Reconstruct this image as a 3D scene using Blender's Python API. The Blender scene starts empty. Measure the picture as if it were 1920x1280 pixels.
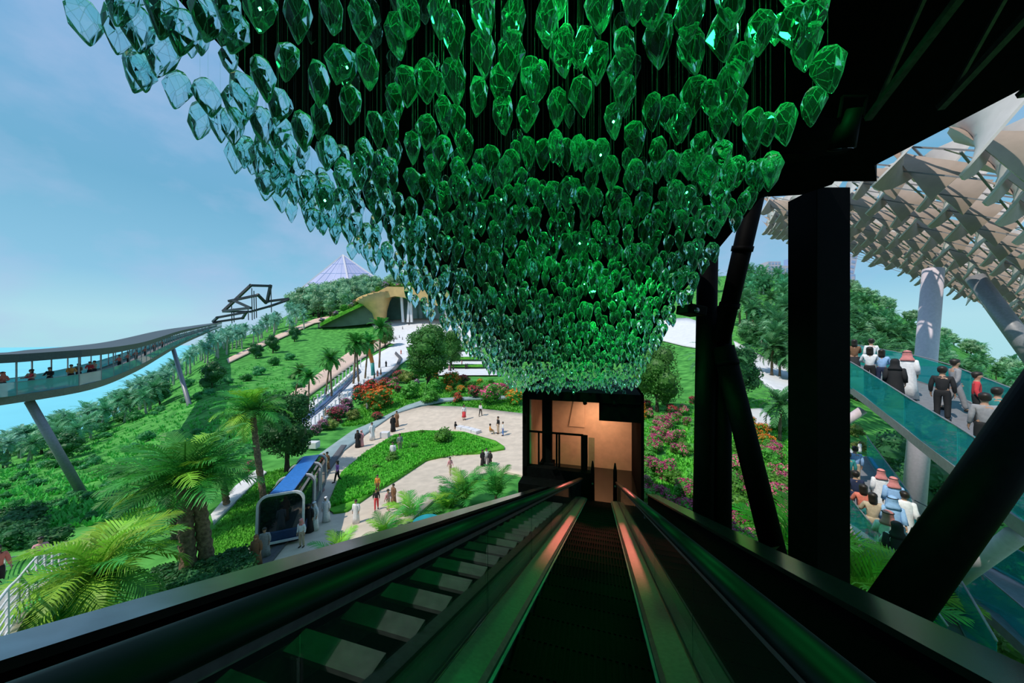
import bpy, bmesh, math, random
import numpy as np
from mathutils import Vector, Matrix, Euler
random.seed(7); RNG = np.random.default_rng(7)
SC = bpy.context.scene; COL = SC.collection
PI = math.pi
# ------------------------------------------------------------------ camera, sky, sun, lamps, exposure
F = 600.0                                             # focal length in pixels of a 1920 wide frame
cam_d = bpy.data.cameras.new('camera'); cam = bpy.data.objects.new('camera', cam_d); COL.objects.link(cam)
cam_d.sensor_width = 36; cam_d.lens = F/1920*36; cam_d.clip_start = .05; cam_d.clip_end = 5000
cam.rotation_euler = (PI/2, 0, 0); SC.camera = cam
SC.view_settings.view_transform = 'Standard'; SC.view_settings.look = 'None'
SC.view_settings.exposure = 0.0; SC.view_settings.gamma = 1; SC.view_settings.use_curve_mapping = False
cy = SC.cycles; cy.use_denoising = True; cy.max_bounces = 10; cy.transmission_bounces = 8; cy.glossy_bounces = 4
cy.diffuse_bounces = 2; cy.transparent_max_bounces = 12; cy.caustics_reflective = False; cy.caustics_refractive = False
cy.sample_clamp_indirect = 4; cy.blur_glossy = .5

W = bpy.data.worlds.new('sky'); SC.world = W; W.use_nodes = True
def world():
    t = W.node_tree; N = t.nodes; L = t.links; N.clear()
    out = N.new('ShaderNodeOutputWorld'); bg = N.new('ShaderNodeBackground'); L.new(bg.outputs[0], out.inputs[0])
    tc = N.new('ShaderNodeTexCoord'); sx = N.new('ShaderNodeSeparateXYZ'); L.new(tc.outputs['Generated'], sx.inputs[0])
    r = N.new('ShaderNodeValToRGB'); L.new(sx.outputs['Z'], r.inputs[0])
    e = r.color_ramp.elements
    e[0].position = 0; e[0].color = (.42, .74, .82, 1); e[1].position = 1; e[1].color = (.15, .33, .62, 1)
    for p, c in ((.05, (.44, .74, .84, 1)), (.14, (.27, .57, .78, 1)), (.32, (.17, .44, .66, 1)), (.58, (.21, .43, .73, 1))):
        q = e.new(p); q.color = c
    n = N.new('ShaderNodeTexNoise'); n.inputs['Scale'].default_value = 2.6; n.inputs['Detail'].default_value = 7; n.inputs['Roughness'].default_value = .55
    mp = N.new('ShaderNodeMapping'); mp.inputs['Scale'].default_value = (1, 1, 1.7); mp.inputs['Location'].default_value = (.35, .1, .2)
    L.new(tc.outputs['Generated'], mp.inputs[0]); L.new(mp.outputs[0], n.inputs['Vector'])
    cr = N.new('ShaderNodeValToRGB'); cr.color_ramp.elements[0].position = .45; cr.color_ramp.elements[1].position = .75
    L.new(n.outputs[0], cr.inputs[0])
    mx = N.new('ShaderNodeMix'); mx.data_type = 'RGBA'; L.new(cr.outputs[0], mx.inputs[0])
    L.new(r.outputs[0], mx.inputs[6]); mx.inputs[7].default_value = (.44, .56, .82, 1)
    L.new(mx.outputs[2], bg.inputs[0]); bg.inputs[1].default_value = 1.0
world()
def light(name, kind, loc, energy, color, target=None, **k):
    l = bpy.data.lights.new(name, kind); l.energy = energy; l.color = color
    for a, v in k.items(): setattr(l, a, v)
    o = bpy.data.objects.new(name, l); COL.objects.link(o); o.location = loc
    if target is not None: o.rotation_euler = (Vector(target)-Vector(loc)).to_track_quat('-Z', 'Y').to_euler()
    return o
TO_SUN = Vector((-.50, -.35, .85)).normalized()
light('sun', 'SUN', (0, 0, 40), 3.6, (1, .93, .82), tuple(Vector((0, 0, 40))-TO_SUN), angle=.01)
EX, CX, SLOPE = Vector((.2723, .9622, 0)), Vector((.9622, -.2723, 0)), .3849
def E(s, lat, h):                                      # escalator frame: run along, sideways, height over the slope line
    p = EX*s+CX*lat; return Vector((p.x, p.y, h-SLOPE*s))
for s, lat, en in ((.2, 0, 130), (1.2, 2.5, 130), (3.0, -.8, 130), (3.6, 1.9, 120), (5.8, -.7, 150), (7.2, .6, 170), (9.2, .1, 180), (11.2, .1, 110), (13.2, -.8, 120)):
    light('green_flood', 'SPOT', E(s, lat, 4.75), en*2.5, (.02, 1, .17), E(s+.35, lat, 0), spot_size=2.2, spot_blend=.7, shadow_soft_size=.12)
for lat in (-.95, .6):
    light('added_red_spot', 'SPOT', E(14.2, lat*.8, 2.75), 1000, (1, .20, .16), E(6.6, lat*1.02, -1.4), spot_size=.34, spot_blend=.8, shadow_soft_size=.1)  # added lamps that throw a red glow on the escalator decks
light('lobby_lamp', 'AREA', E(17.3, -.2, 2.75), 120, (1, .58, .36), E(18.6, -.2, -.5), size=2.0)

# ------------------------------------------------------------------ helpers
def P(px, py, d): return Vector(((px-960)/F*d, d, (640-py)/F*d))
def setp(o, label=None, cat=None, group=None, kind=None):
    if label: o['label'] = label
    if cat: o['category'] = cat
    if group: o['group'] = group
    if kind: o['kind'] = kind
    return o
def thing(name, label, cat, loc=(0, 0, 0), rz=0, group=None):
    o = bpy.data.objects.new(name, None); COL.objects.link(o); o.location = loc; o.rotation_euler = (0, 0, rz)
    o.empty_display_size = .1
    return setp(o, label, cat, group)
def link(name, me, parent=None, mats=None):
    o = bpy.data.objects.new(name, me); COL.objects.link(o)
    if parent is not None: o.parent = parent
    return o
def dup(o, parent=None):
    c = o.copy(); COL.objects.link(c)
    if parent is not None: c.parent = parent
    for ch in o.children: dup(ch, c)
    return c
class MB:
    def __init__(s): s.v = []; s.f = []; s.m = []; s.mi = 0
    def add(s, v, f):
        b = len(s.v); s.v += [tuple(x) for x in v]; s.f += [tuple(i+b for i in q) for q in f]; s.m += [s.mi]*len(f); return s
    def box(s, c, sz, M=None):
        x, y, z = sz[0]/2, sz[1]/2, sz[2]/2
        vs = [Vector((i*x, j*y, k*z)) for i in (-1, 1) for j in (-1, 1) for k in (-1, 1)]
        if M is not None: vs = [M@v for v in vs]
        c = Vector(c)
        return s.add([v+c for v in vs], [(0, 1, 3, 2), (4, 6, 7, 5), (0, 4, 5, 1), (2, 3, 7, 6), (0, 2, 6, 4), (1, 5, 7, 3)])
    def hexa(s, a, b):                                 # two quads -> solid
        return s.add(list(a)+list(b), [(0, 3, 2, 1), (4, 5, 6, 7), (0, 1, 5, 4), (1, 2, 6, 5), (2, 3, 7, 6), (3, 0, 4, 7)])
    def bar(s, p, q, w, h=None, up=(0, 0, 1)):
        p, q = Vector(p), Vector(q); h = h or w; d = (q-p).normalized(); u = Vector(up)
        if abs(d.dot(u)) > .98: u = Vector((0, 1, 0))
        a = d.cross(u).normalized()*w/2; b = a.cross(d).normalized()*h/2
        return s.hexa([p-a-b, p+a-b, p+a+b, p-a+b], [q-a-b, q+a-b, q+a+b, q-a+b])
    def tube(s, pts, r, n=8, caps=True):
        pts = [Vector(p) for p in pts]; k = len(pts)
        rs = r if isinstance(r, (list, tuple)) else [r]*k
        V = []; prev = None
        for i, p in enumerate(pts):
            d = (pts[min(i+1, k-1)]-pts[max(i-1, 0)]).normalized()
            if prev is None: a = d.cross(Vector((0, 0, 1)) if abs(d.z) < .9 else Vector((0, 1, 0))).normalized()
            else: a = (prev-d*prev.dot(d)).normalized()
            prev = a; b = d.cross(a)
            V += [p+(a*math.cos(t)+b*math.sin(t))*rs[i] for t in (2*PI*j/n for j in range(n))]
        Fc = [(i*n+j, i*n+(j+1) % n, (i+1)*n+(j+1) % n, (i+1)*n+j) for i in range(k-1) for j in range(n)]
        if caps: Fc += [tuple(range(n-1, -1, -1)), tuple(range((k-1)*n, k*n))]
        return s.add(V, Fc)
    def loft(s, rings, caps=True, closed=True):
        n = len(rings[0]); V = [p for r in rings for p in r]; k = len(rings); m = n if closed else n-1
        Fc = [(i*n+j, i*n+(j+1) % n, (i+1)*n+(j+1) % n, (i+1)*n+j) for i in range(k-1) for j in range(m)]
        if caps and closed: Fc += [tuple(range(n-1, -1, -1)), tuple(range((k-1)*n, k*n))]
        return s.add(V, Fc)
    def mesh(s, name, mats, smooth=False):
        me = bpy.data.meshes.new(name); me.from_pydata(s.v, [], s.f)
        for m in (mats if isinstance(mats, (list, tuple)) else [mats]): me.materials.append(m)
        if s.m and max(s.m): me.polygons.foreach_set('material_index', s.m)
        if smooth: me.polygons.foreach_set('use_smooth', [True]*len(s.f))
        me.update(); return me
    def build(s, name, mats, parent=None, smooth=False, bevel=0):
        me = s.mesh(name, mats, smooth)
        if bevel:
            bm = bmesh.new(); bm.from_mesh(me); bmesh.ops.remove_doubles(bm, verts=bm.verts, dist=1e-5)
            bmesh.ops.recalc_face_normals(bm, faces=bm.faces)
            bmesh.ops.bevel(bm, geom=[e for e in bm.edges if e.is_manifold and e.calc_face_angle(0) > .5], offset=bevel, segments=2, profile=.5, affect='EDGES')
            bm.to_mesh(me); bm.free()
        return link(name, me, parent)
def quadmesh(name, V, nq, mats, mi=None):              # numpy: V (4*nq,3)
    me = bpy.data.meshes.new(name); me.vertices.add(len(V)); me.vertices.foreach_set('co', np.asarray(V, dtype=np.float32).ravel())
    me.loops.add(4*nq); me.loops.foreach_set('vertex_index', np.arange(4*nq, dtype=np.int32))
    me.polygons.add(nq); me.polygons.foreach_set('loop_start', np.arange(0, 4*nq, 4, dtype=np.int32))
    for m in (mats if isinstance(mats, (list, tuple)) else [mats]): me.materials.append(m)
    if mi is not None: me.polygons.foreach_set('material_index', np.asarray(mi, dtype=np.int32))
    me.update(calc_edges=True); me.validate(); return me
def crom(pts, n):                                      # smooth curve through points, resampled
    p = [Vector(q) for q in pts]; p = [p[0]*2-p[1]]+p+[p[-1]*2-p[-2]]; out = []
    m = len(p)-3
    for i in range(n):
        t = i/(n-1)*m; k = min(int(t), m-1); t -= k; a, b, c, d = p[k:k+4]
        out.append(.5*((2*b)+(c-a)*t+(2*a-5*b+4*c-d)*t*t+(3*b-a-3*c+d)*t**3))
    return out
# ------------------------------------------------------------------ materials
MATS = {}
def mat(name, col, rough=.6, metal=0, var=.15, scale=8, bump=0, spec=.5, trans=0, rnd=0, col2=None, coord='Object', detail=4):
    if name in MATS: return MATS[name]
    m = bpy.data.materials.new(name); MATS[name] = m; m.use_nodes = True; t = m.node_tree; N = t.nodes; L = t.links
    b = N['Principled BSDF']; out = N['Material Output']
    b.inputs['Roughness'].default_value = rough; b.inputs['Metallic'].default_value = metal; b.inputs['Specular IOR Level'].default_value = spec
    tc = N.new('ShaderNodeTexCoord'); n = N.new('ShaderNodeTexNoise'); n.inputs['Scale'].default_value = scale; n.inputs['Detail'].default_value = detail
    L.new(tc.outputs[coord], n.inputs['Vector'])
    r = N.new('ShaderNodeValToRGB'); L.new(n.outputs[0], r.inputs[0])
    c2 = col2 or tuple(min(1, c*(1+var)) for c in col); c1 = tuple(c*(1-var) for c in col)
    r.color_ramp.elements[0].position = .35; r.color_ramp.elements[1].position = .68
    r.color_ramp.elements[0].color = (*c1, 1); r.color_ramp.elements[1].color = (*c2, 1)
    src = r.outputs[0]
    if rnd:
        oi = N.new('ShaderNodeObjectInfo'); hs = N.new('ShaderNodeHueSaturation')
        mr = N.new('ShaderNodeMapRange'); mr.inputs[3].default_value = 1-rnd; mr.inputs[4].default_value = 1+rnd
        mh = N.new('ShaderNodeMapRange'); mh.inputs[3].default_value = .5-rnd*.06; mh.inputs[4].default_value = .5+rnd*.06
        L.new(oi.outputs['Random'], mr.inputs[0]); L.new(oi.outputs['Random'], mh.inputs[0])
        L.new(mr.outputs[0], hs.inputs['Value']); L.new(mh.outputs[0], hs.inputs['Hue']); L.new(src, hs.inputs['Color']); src = hs.outputs[0]
    L.new(src, b.inputs['Base Color'])
    if bump:
        bp = N.new('ShaderNodeBump'); bp.inputs['Strength'].default_value = bump; bp.inputs['Distance'].default_value = .05
        L.new(n.outputs[0], bp.inputs['Height']); L.new(bp.outputs[0], b.inputs['Normal'])
    if trans:
        tr = N.new('ShaderNodeBsdfTranslucent'); L.new(src, tr.inputs[0]); mx = N.new('ShaderNodeMixShader'); mx.inputs[0].default_value = trans
        L.new(b.outputs[0], mx.inputs[1]); L.new(tr.outputs[0], mx.inputs[2]); L.new(mx.outputs[0], out.inputs[0])
    return m
def emit(name, col, st):
    if name in MATS: return MATS[name]
    m = mat(name, col, var=.02); b = m.node_tree.nodes['Principled BSDF']
    b.inputs['Emission Color'].default_value = (*col, 1); b.inputs['Emission Strength'].default_value = st; return m
def glass_sheet(name, tint, refl=.08, rough=.02, body=.12, bodycol=None):   # flat pane: tinted see-through with mirror and a faint body
    if name in MATS: return MATS[name]
    m = bpy.data.materials.new(name); MATS[name] = m; m.use_nodes = True; t = m.node_tree; N = t.nodes; L = t.links; N.clear()
    out = N.new('ShaderNodeOutputMaterial'); tr = N.new('ShaderNodeBsdfTransparent'); gl = N.new('ShaderNodeBsdfGlossy'); df = N.new('ShaderNodeBsdfDiffuse')
    nz = N.new('ShaderNodeTexNoise'); nz.inputs['Scale'].default_value = 1.3; rp = N.new('ShaderNodeValToRGB')
    rp.color_ramp.elements[0].color = (*[c*.85 for c in tint], 1); rp.color_ramp.elements[1].color = (*tint, 1)
    L.new(nz.outputs[0], rp.inputs[0]); L.new(rp.outputs[0], tr.inputs[0])
    df.inputs[0].default_value = (*(bodycol or tint), 1); gl.inputs['Roughness'].default_value = rough
    lw = N.new('ShaderNodeLayerWeight'); lw.inputs[0].default_value = .25
    ma = N.new('ShaderNodeMath'); ma.operation = 'MULTIPLY_ADD'; ma.inputs[1].default_value = .45; ma.inputs[2].default_value = refl; L.new(lw.outputs['Fresnel'], ma.inputs[0])
    m1 = N.new('ShaderNodeMixShader'); m1.inputs[0].default_value = body; L.new(tr.outputs[0], m1.inputs[1]); L.new(df.outputs[0], m1.inputs[2])
    m2 = N.new('ShaderNodeMixShader'); L.new(ma.outputs[0], m2.inputs[0]); L.new(m1.outputs[0], m2.inputs[1]); L.new(gl.outputs[0], m2.inputs[2])
    L.new(m2.outputs[0], out.inputs[0]); return m
def crystal_mat(name, base, edge):
    m = bpy.data.materials.new(name); m.use_nodes = True; t = m.node_tree; N = t.nodes; L = t.links; N.clear()
    out = N.new('ShaderNodeOutputMaterial'); g = N.new('ShaderNodeBsdfGlass'); g.inputs['IOR'].default_value = 1.17; g.inputs['Roughness'].default_value = .02
    nz = N.new('ShaderNodeTexNoise'); nz.inputs['Scale'].default_value = 6; rp = N.new('ShaderNodeValToRGB')
    rp.color_ramp.elements[0].color = (.74, .95, .92, 1); rp.color_ramp.elements[1].color = (.90, 1, .98, 1)
    L.new(nz.outputs[0], rp.inputs[0]); L.new(rp.outputs[0], g.inputs[0])
    d = N.new('ShaderNodeBsdfTranslucent'); d.inputs[0].default_value = (.30, .95, .62, 1); d2 = N.new('ShaderNodeBsdfDiffuse'); d2.inputs[0].default_value = (.30, .95, .62, 1)
    m1 = N.new('ShaderNodeMixShader'); m1.inputs[0].default_value = .35; L.new(d.outputs[0], m1.inputs[1]); L.new(d2.outputs[0], m1.inputs[2])
    lw = N.new('ShaderNodeLayerWeight'); lw.inputs[0].default_value = .4; pw = N.new('ShaderNodeMath'); pw.operation = 'POWER'; pw.inputs[1].default_value = 2.6; L.new(lw.outputs['Facing'], pw.inputs[0])
    ma = N.new('ShaderNodeMath'); ma.operation = 'MULTIPLY_ADD'; ma.inputs[1].default_value = edge; ma.inputs[2].default_value = base; L.new(pw.outputs[0], ma.inputs[0])
    m2 = N.new('ShaderNodeMixShader'); L.new(ma.outputs[0], m2.inputs[0]); L.new(g.outputs[0], m2.inputs[1]); L.new(m1.outputs[0], m2.inputs[2])
    L.new(m2.outputs[0], out.inputs[0]); return m
M_CRYSTAL = crystal_mat('crystal_glass', .035, .42); M_CEDGE = crystal_mat('crystal_cut_edge', .32, .3)
M_BLACK = mat('black_paint', (.002, .0022, .0024), .85, spec=.03, var=.3)
M_BLACKG = mat('black_steel', (.0014, .0014, .0017), .6, spec=.03, var=.3)
M_RUBBER = mat('handrail_rubber', (.005, .006, .007), .40, spec=.08, var=.2)
M_STEEL = mat('brushed_steel', (.11, .11, .10), .46, metal=.55, var=.15, scale=30)
M_DKSTEEL = mat('dark_steel', (.06, .065, .065), .4, metal=.8, var=.25, scale=20)
M_STEP = mat('step_metal', (.0012, .0012, .0012), .7, spec=.03, var=.3, scale=60)
M_TREAD = mat('pale_tread', (.085, .075, .085), .6, var=.2, scale=9, bump=.1)
M_COPING = mat('coping_metal', (.20, .23, .26), .2, metal=1, var=.15, scale=5)
M_WIRE = mat('steel_wire', (.10, .13, .13), .4, metal=.6)
M_BALUS = glass_sheet('balustrade_glass', (.72, .84, .80), .03, .01, .01)
M_TEAL = glass_sheet('teal_glass', (.30, .86, .84), .05, .02, .26, (.03, .66, .68))
M_CLEARB = glass_sheet('aqua_glass', (.55, .88, .88), .05, .03, .45, (.22, .62, .64))
M_DARKGL = mat('dark_window', (.012, .02, .03), .06, spec=.8)
M_COPPER = mat('copper_wall', (.60, .40, .27), .42, metal=.15, var=.08, scale=3, bump=.02)
M_WHITE = mat('white_paint', (.72, .70, .72), .5, var=.05)
M_PINKW = mat('pale_pink_steel', (.62, .53, .58), .45, var=.06)
M_GREYST = mat('grey_steel', (.24, .24, .26), .45, metal=.2, var=.1)
M_BRIDGEGREY = mat('bridge_dark', (.055, .068, .075), .55, var=.1)
M_OLIVE = mat('bridge_fascia', (.15, .15, .12), .6, var=.1)
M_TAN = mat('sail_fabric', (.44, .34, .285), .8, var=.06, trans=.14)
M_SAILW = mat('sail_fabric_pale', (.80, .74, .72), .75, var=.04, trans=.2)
M_PAVE = mat('plaza_paving', (.60, .50, .40), .85, var=.10, scale=1.2, bump=.15, detail=8)
M_WPAVE = mat('white_paving', (.68, .68, .70), .8, var=.06, scale=.6)
M_BLUEPATH = mat('blue_grey_path', (.27, .36, .37), .8, var=.1, scale=1)
M_ROAD = mat('pink_tan_road', (.64, .46, .37), .85, var=.08, scale=.5)
M_GREYPATH = mat('grey_path', (.30, .33, .31), .85, var=.12, scale=3)
M_GRASS = mat('meadow_grass', (.045, .24, .04), .9, spec=.1, scale=.55, var=.3, col2=(.12, .42, .08), bump=1.0, detail=9)
M_LAWN = mat('lawn_grass', (.06, .30, .02), .9, spec=.1, scale=1.1, var=.25, col2=(.13, .42, .04), bump=.9, detail=8)
M_SEA = mat('sea_water', (.20, .62, .74), .6, var=.04, scale=.02, spec=.1)
M_BARK = mat('palm_bark', (.22, .15, .09), .9, var=.45, scale=9, bump=.8)
M_BARKD = mat('tree_bark', (.07, .045, .03), .9, var=.4, scale=10, bump=.6)
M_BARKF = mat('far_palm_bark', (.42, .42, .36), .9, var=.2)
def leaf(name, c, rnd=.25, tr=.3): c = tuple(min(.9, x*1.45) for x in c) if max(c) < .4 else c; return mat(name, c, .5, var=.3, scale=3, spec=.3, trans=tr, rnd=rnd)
M_PALM = leaf('palm_leaf', (.045, .22, .035)); M_PALMY = leaf('palm_leaf_sunny', (.17, .36, .03)); M_PALMT = leaf('palm_leaf_far', (.07, .26, .12)); M_PALMH = leaf('palm_leaf_hazy', (.16, .36, .27))  # sunny leaf has sunlight painted in; far and hazy ones have distance haze
M_PALMR = leaf('palm_leaf_right', (.06, .19, .07))
M_TREE = leaf('tree_leaf', (.05, .17, .03)); M_TREED = leaf('tree_leaf_dark', (.025, .11, .03)); M_TREEP = leaf('tree_leaf_pale', (.17, .33, .18)); M_BUSH = leaf('bush_leaf', (.07, .24, .03)); M_BUSHT = leaf('bush_leaf_teal', (.04, .21, .06)); M_OLIVEL = leaf('olive_leaf', (.17, .22, .05))  # pale leaf carries distance haze in its colour, for far trees
FLOW = {k: leaf('petal_'+k, c, .15, .15) for k, c in dict(orange=(.85, .22, .02), red=(.80, .08, .04), darkred=(.32, .04, .05), pink=(.75, .13, .30), magenta=(.50, .06, .19), purple=(.30, .10, .19), mauve=(.55, .32, .55)).items()}
CLOTH = {}
def cloth(c):
    k = tuple(round(x, 3) for x in c)
    if k not in CLOTH: CLOTH[k] = mat('cloth_%d' % len(CLOTH), c, .8, var=.1, scale=14, bump=.1)
    return CLOTH[k]
M_SKIN = mat('skin', (.48, .27, .18), .55, var=.06); M_HAIR = mat('hair', (.02, .014, .01), .5, var=.2)
# ------------------------------------------------------------------ the ground (heights set by station along each line of sight)
COLS = {-400: [(6, 1450), (10, 1330), (16, 1140), (25, 1030), (40, 960), (60, 930), (75, 930), (110, 960), (200, 800), (420, 700)],
 0: [(6, 1500), (10, 1240), (16, 1060), (25, 960), (40, 895), (60, 858), (75, 850), (110, 890), (200, 760), (420, 695)],
 200: [(6, 1450), (10, 1200), (14, 1090), (22, 965), (35, 885), (60, 815), (85, 785), (110, 785), (150, 800), (200, 760), (420, 695)],
 400: [(6, 1400), (10, 1140), (14, 1060), (20, 985), (30, 880), (45, 790), (80, 715), (130, 665), (180, 645), (230, 650), (300, 700), (420, 700)],
 550: [(6, 1380), (10, 1120), (14, 1045), (20, 965), (30, 868), (45, 792), (70, 735), (120, 668), (200, 610), (280, 578), (330, 585), (420, 610)],
 650: [(6, 1400), (10, 1130), (14, 1045), (20, 960), (28, 890), (38, 832), (50, 782), (70, 732), (110, 685), (200, 610), (320, 555), (420, 565)],
 800: [(6, 1400), (10, 1130), (16, 985), (22, 930), (30, 880), (38, 830), (46, 785), (55, 748), (70, 718), (100, 692), (150, 640), (200, 602), (320, 540), (420, 530)],
 960: [(6, 1400), (10, 1140), (16, 985), (25, 905), (35, 840), (45, 788), (55, 745), (70, 718), (100, 692), (200, 615), (320, 550), (420, 540)],
 1250: [(6, 1400), (10, 1150), (16, 1010), (20, 945), (28, 860), (38, 800), (50, 762), (70, 728), (120, 665), (200, 600), (320, 535), (420, 530)],
 1400: [(6, 1450), (10, 1160), (14, 1045), (20, 945), (30, 855), (45, 780), (60, 725), (90, 662), (150, 592), (250, 535), (320, 512), (420, 512)],
 1600: [(6, 1550), (10, 1250), (14, 1130), (20, 1010), (30, 900), (36, 865), (50, 790), (80, 705), (130, 625), (200, 570), (300, 533), (420, 545)],
 1750: [(6, 1600), (10, 1330), (14, 1200), (20, 1090), (30, 960), (50, 830), (90, 725), (150, 660), (220, 625), (260, 625), (420, 660)],
 1920: [(6, 1700), (10, 1400), (14, 1250), (20, 1120), (40, 930), (70, 805), (110, 745), (160, 712), (200, 715), (420, 730)],
 2320: [(6, 1800), (10, 1500), (20, 1200), (40, 990), (70, 880), (110, 820), (160, 790), (420, 790)]}
GX = np.arange(-1800, 3701, 10.0); GL = np.linspace(math.log(6), math.log(420), 200)
def _grid():
    ks = sorted(COLS); tab = np.array([np.interp(GL, [math.log(d) for d, _ in COLS[k]], [y for _, y in COLS[k]]) for k in ks])
    g = np.array([[np.interp(x, ks, tab[:, j]) for j in range(len(GL))] for x in GX])
    ker = np.exp(-np.linspace(-1.6, 1.6, 9)**2); ker /= ker.sum()
    for ax, rep in ((0, 2), (1, 1)):
        for _ in range(rep):
            pad = [(0, 0), (0, 0)]; pad[ax] = (4, 4); q = np.pad(g, pad, mode='reflect', reflect_type='odd')
            g = sum(w*np.take(q, range(i, i+g.shape[ax]), axis=ax) for i, w in enumerate(ker))
    return g
GY = _grid()
def gy(px, d):
    a = min(max((px-GX[0])/10, 0), len(GX)-1.001); b = min(max((math.log(d)-GL[0])/(GL[1]-GL[0]), 0), len(GL)-1.001)
    i, j = int(a), int(b); a -= i; b -= j
    return (GY[i, j]*(1-a)+GY[i+1, j]*a)*(1-b)+(GY[i, j+1]*(1-a)+GY[i+1, j+1]*a)*b
def gpt(px, d): return P(px, gy(px, d), d)
def zat(x, y): return gpt(960+x/y*F, y).z
def ginv(px, py):                                      # distance of the ground seen at a direction
    a = min(max((px-GX[0])/10, 0), len(GX)-1.001); i = int(a); a -= i; c = GY[i]*(1-a)+GY[i+1]*a
    for j in range(1, len(c)):
        if c[j] <= py:
            t = (c[j-1]-py)/max(c[j-1]-c[j], 1e-6); return math.exp(GL[j-1]+(GL[j]-GL[j-1])*min(max(t, 0), 1))
    return math.exp(GL[int(np.argmin(c))])
def G(px, py): d = ginv(px, py); return P(px, gy(px, d), d)
def terrain():
    d = np.exp(GL); X = (GX[:, None]-960)/F*d[None, :]; Y = np.broadcast_to(d[None, :], X.shape); Z = (640-GY)/F*d[None, :]
    n, k = X.shape; V = np.stack([X, Y, Z], -1).reshape(-1, 3)
    idx = np.arange(n*k).reshape(n, k); q = np.stack([idx[:-1, :-1], idx[1:, :-1], idx[1:, 1:], idx[:-1, 1:]], -1).reshape(-1, 4)
    me = bpy.data.meshes.new('ground'); me.from_pydata(V.tolist(), [], q.tolist()); me.materials.append(M_GRASS)
    me.polygons.foreach_set('use_smooth', [True]*len(q)); return setp(link('ground', me), 'rolling green grass hillside outside', kind='structure')
terrain()
mb = MB(); mb.box((0, -15, -9.6), (90, 46, .4)); setp(mb.build('ground_near', M_GRASS), kind='structure')
mb = MB(); mb.add([(-2500, 40, -30), (200, 40, -30), (200, 3800, -30), (-2500, 3800, -30)], [(0, 1, 2, 3)]); setp(mb.build('sea', M_SEA), kind='structure')
PATHS = []
def ribbon(name, m, A, B, lift=.004, n=40, k=8, skip=True):
    if skip: PATHS.append(list(A)+list(B)[::-1])
    def along(L_, t):
        q = [0]
        for a, b in zip(L_, L_[1:]): q.append(q[-1]+math.hypot(b[0]-a[0], b[1]-a[1]))
        q = [v/q[-1] for v in q]; return np.interp(t, q, [p[0] for p in L_]), np.interp(t, q, [p[1] for p in L_])
    V = []
    for i in range(n+1):
        a = along(A, i/n); b = along(B, i/n)
        for j in range(k+1):
            t = j/k; px, py = a[0]*(1-t)+b[0]*t, a[1]*(1-t)+b[1]*t; p = G(px, py); p.z += .06+lift*p.y; V.append(p)
    Fc = [(i*(k+1)+j, (i+1)*(k+1)+j, (i+1)*(k+1)+j+1, i*(k+1)+j+1) for i in range(n) for j in range(k)]
    b = len(V); V2 = [v-Vector((0, 0, .25)) for v in V]; rim = [i*(k+1) for i in range(n+1)]; rim2 = [i*(k+1)+k for i in range(n+1)]
    Fc += [(rim[i], rim[i]+b, rim[i+1]+b, rim[i+1]) for i in range(n)]+[(rim2[i], rim2[i+1], rim2[i+1]+b, rim2[i]+b) for i in range(n)]
    me = bpy.data.meshes.new(name); me.from_pydata(V+V2, [], Fc); me.materials.append(m)
    me.polygons.foreach_set('use_smooth', [i < n*k for i in range(len(Fc))])
    return setp(link(name, me), kind='structure')
ribbon('plaza', M_PAVE, [(380, 1130), (450, 1050), (555, 930), (620, 860), (680, 812), (740, 777), (800, 763), (870, 765), (1000, 780)],
       [(560, 1140), (640, 1060), (720, 1000), (765, 985), (820, 935), (870, 900), (930, 885), (960, 890), (1000, 900)], n=70, k=14)
ribbon('grass_island', M_LAWN, [(612, 958), (640, 890), (690, 850), (740, 820), (790, 812), (870, 815), (930, 832), (946, 843)],
       [(625, 968), (650, 965), (700, 930), (740, 908), (800, 868), (850, 857), (900, 855), (946, 847)], lift=.009, skip=False)
ribbon('blue_path', M_BLUEPATH, [(545, 900), (600, 855), (660, 812), (700, 795), (760, 765), (800, 752), (880, 748), (990, 744)],
       [(560, 912), (620, 868), (690, 815), (740, 780), (790, 764), (830, 756), (880, 752), (990, 749)], lift=.007, k=4)
ribbon('terrace', M_WPAVE, [(540, 800), (580, 760), (625, 728), (680, 680), (755, 640)], [(560, 818), (600, 795), (650, 760), (705, 715), (770, 672)], k=6)
ribbon('pink_road', M_ROAD, [(535, 748), (600, 700), (660, 658), (745, 625)], [(550, 764), (610, 722), (668, 680), (748, 636)], k=4)
ribbon('upper_path', M_ROAD, [(425, 675), (500, 638), (590, 600), (640, 590)], [(428, 683), (500, 648), (590, 608), (640, 600)], k=3)
ribbon('forecourt', M_WPAVE, [(690, 602), (760, 597), (840, 597), (890, 600)], [(720, 642), (760, 652), (830, 652), (885, 642)], k=8)
ribbon('avenue', M_WPAVE, [(848, 640), (840, 670), (815, 706)], [(890, 640), (905, 670), (940, 706)], k=8)
for a, b in ((658, 662), (676, 680), (690, 694)):
    ribbon('avenue_hedge', M_LAWN, [(850-(a-650)*.4, a), (895+(a-650)*.5, a)], [(850-(a-650)*.4, b), (895+(a-650)*.5, b)], lift=.012, n=10, k=2, skip=False)
ribbon('valley_path', M_WPAVE, [(395, 968), (440, 915), (485, 880)], [(400, 985), (455, 930), (500, 888)], n=20, k=4)
ribbon('hill_path', M_WPAVE, [(1245, 600), (1290, 598), (1330, 612), (1350, 640)], [(1240, 640), (1280, 650), (1310, 655), (1340, 660)], n=20, k=6)
ribbon('garden_path', M_WPAVE, [(1375, 640), (1410, 660), (1450, 680), (1500, 692)], [(1380, 655), (1408, 690), (1430, 720), (1500, 770)], n=20, k=6)
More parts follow.
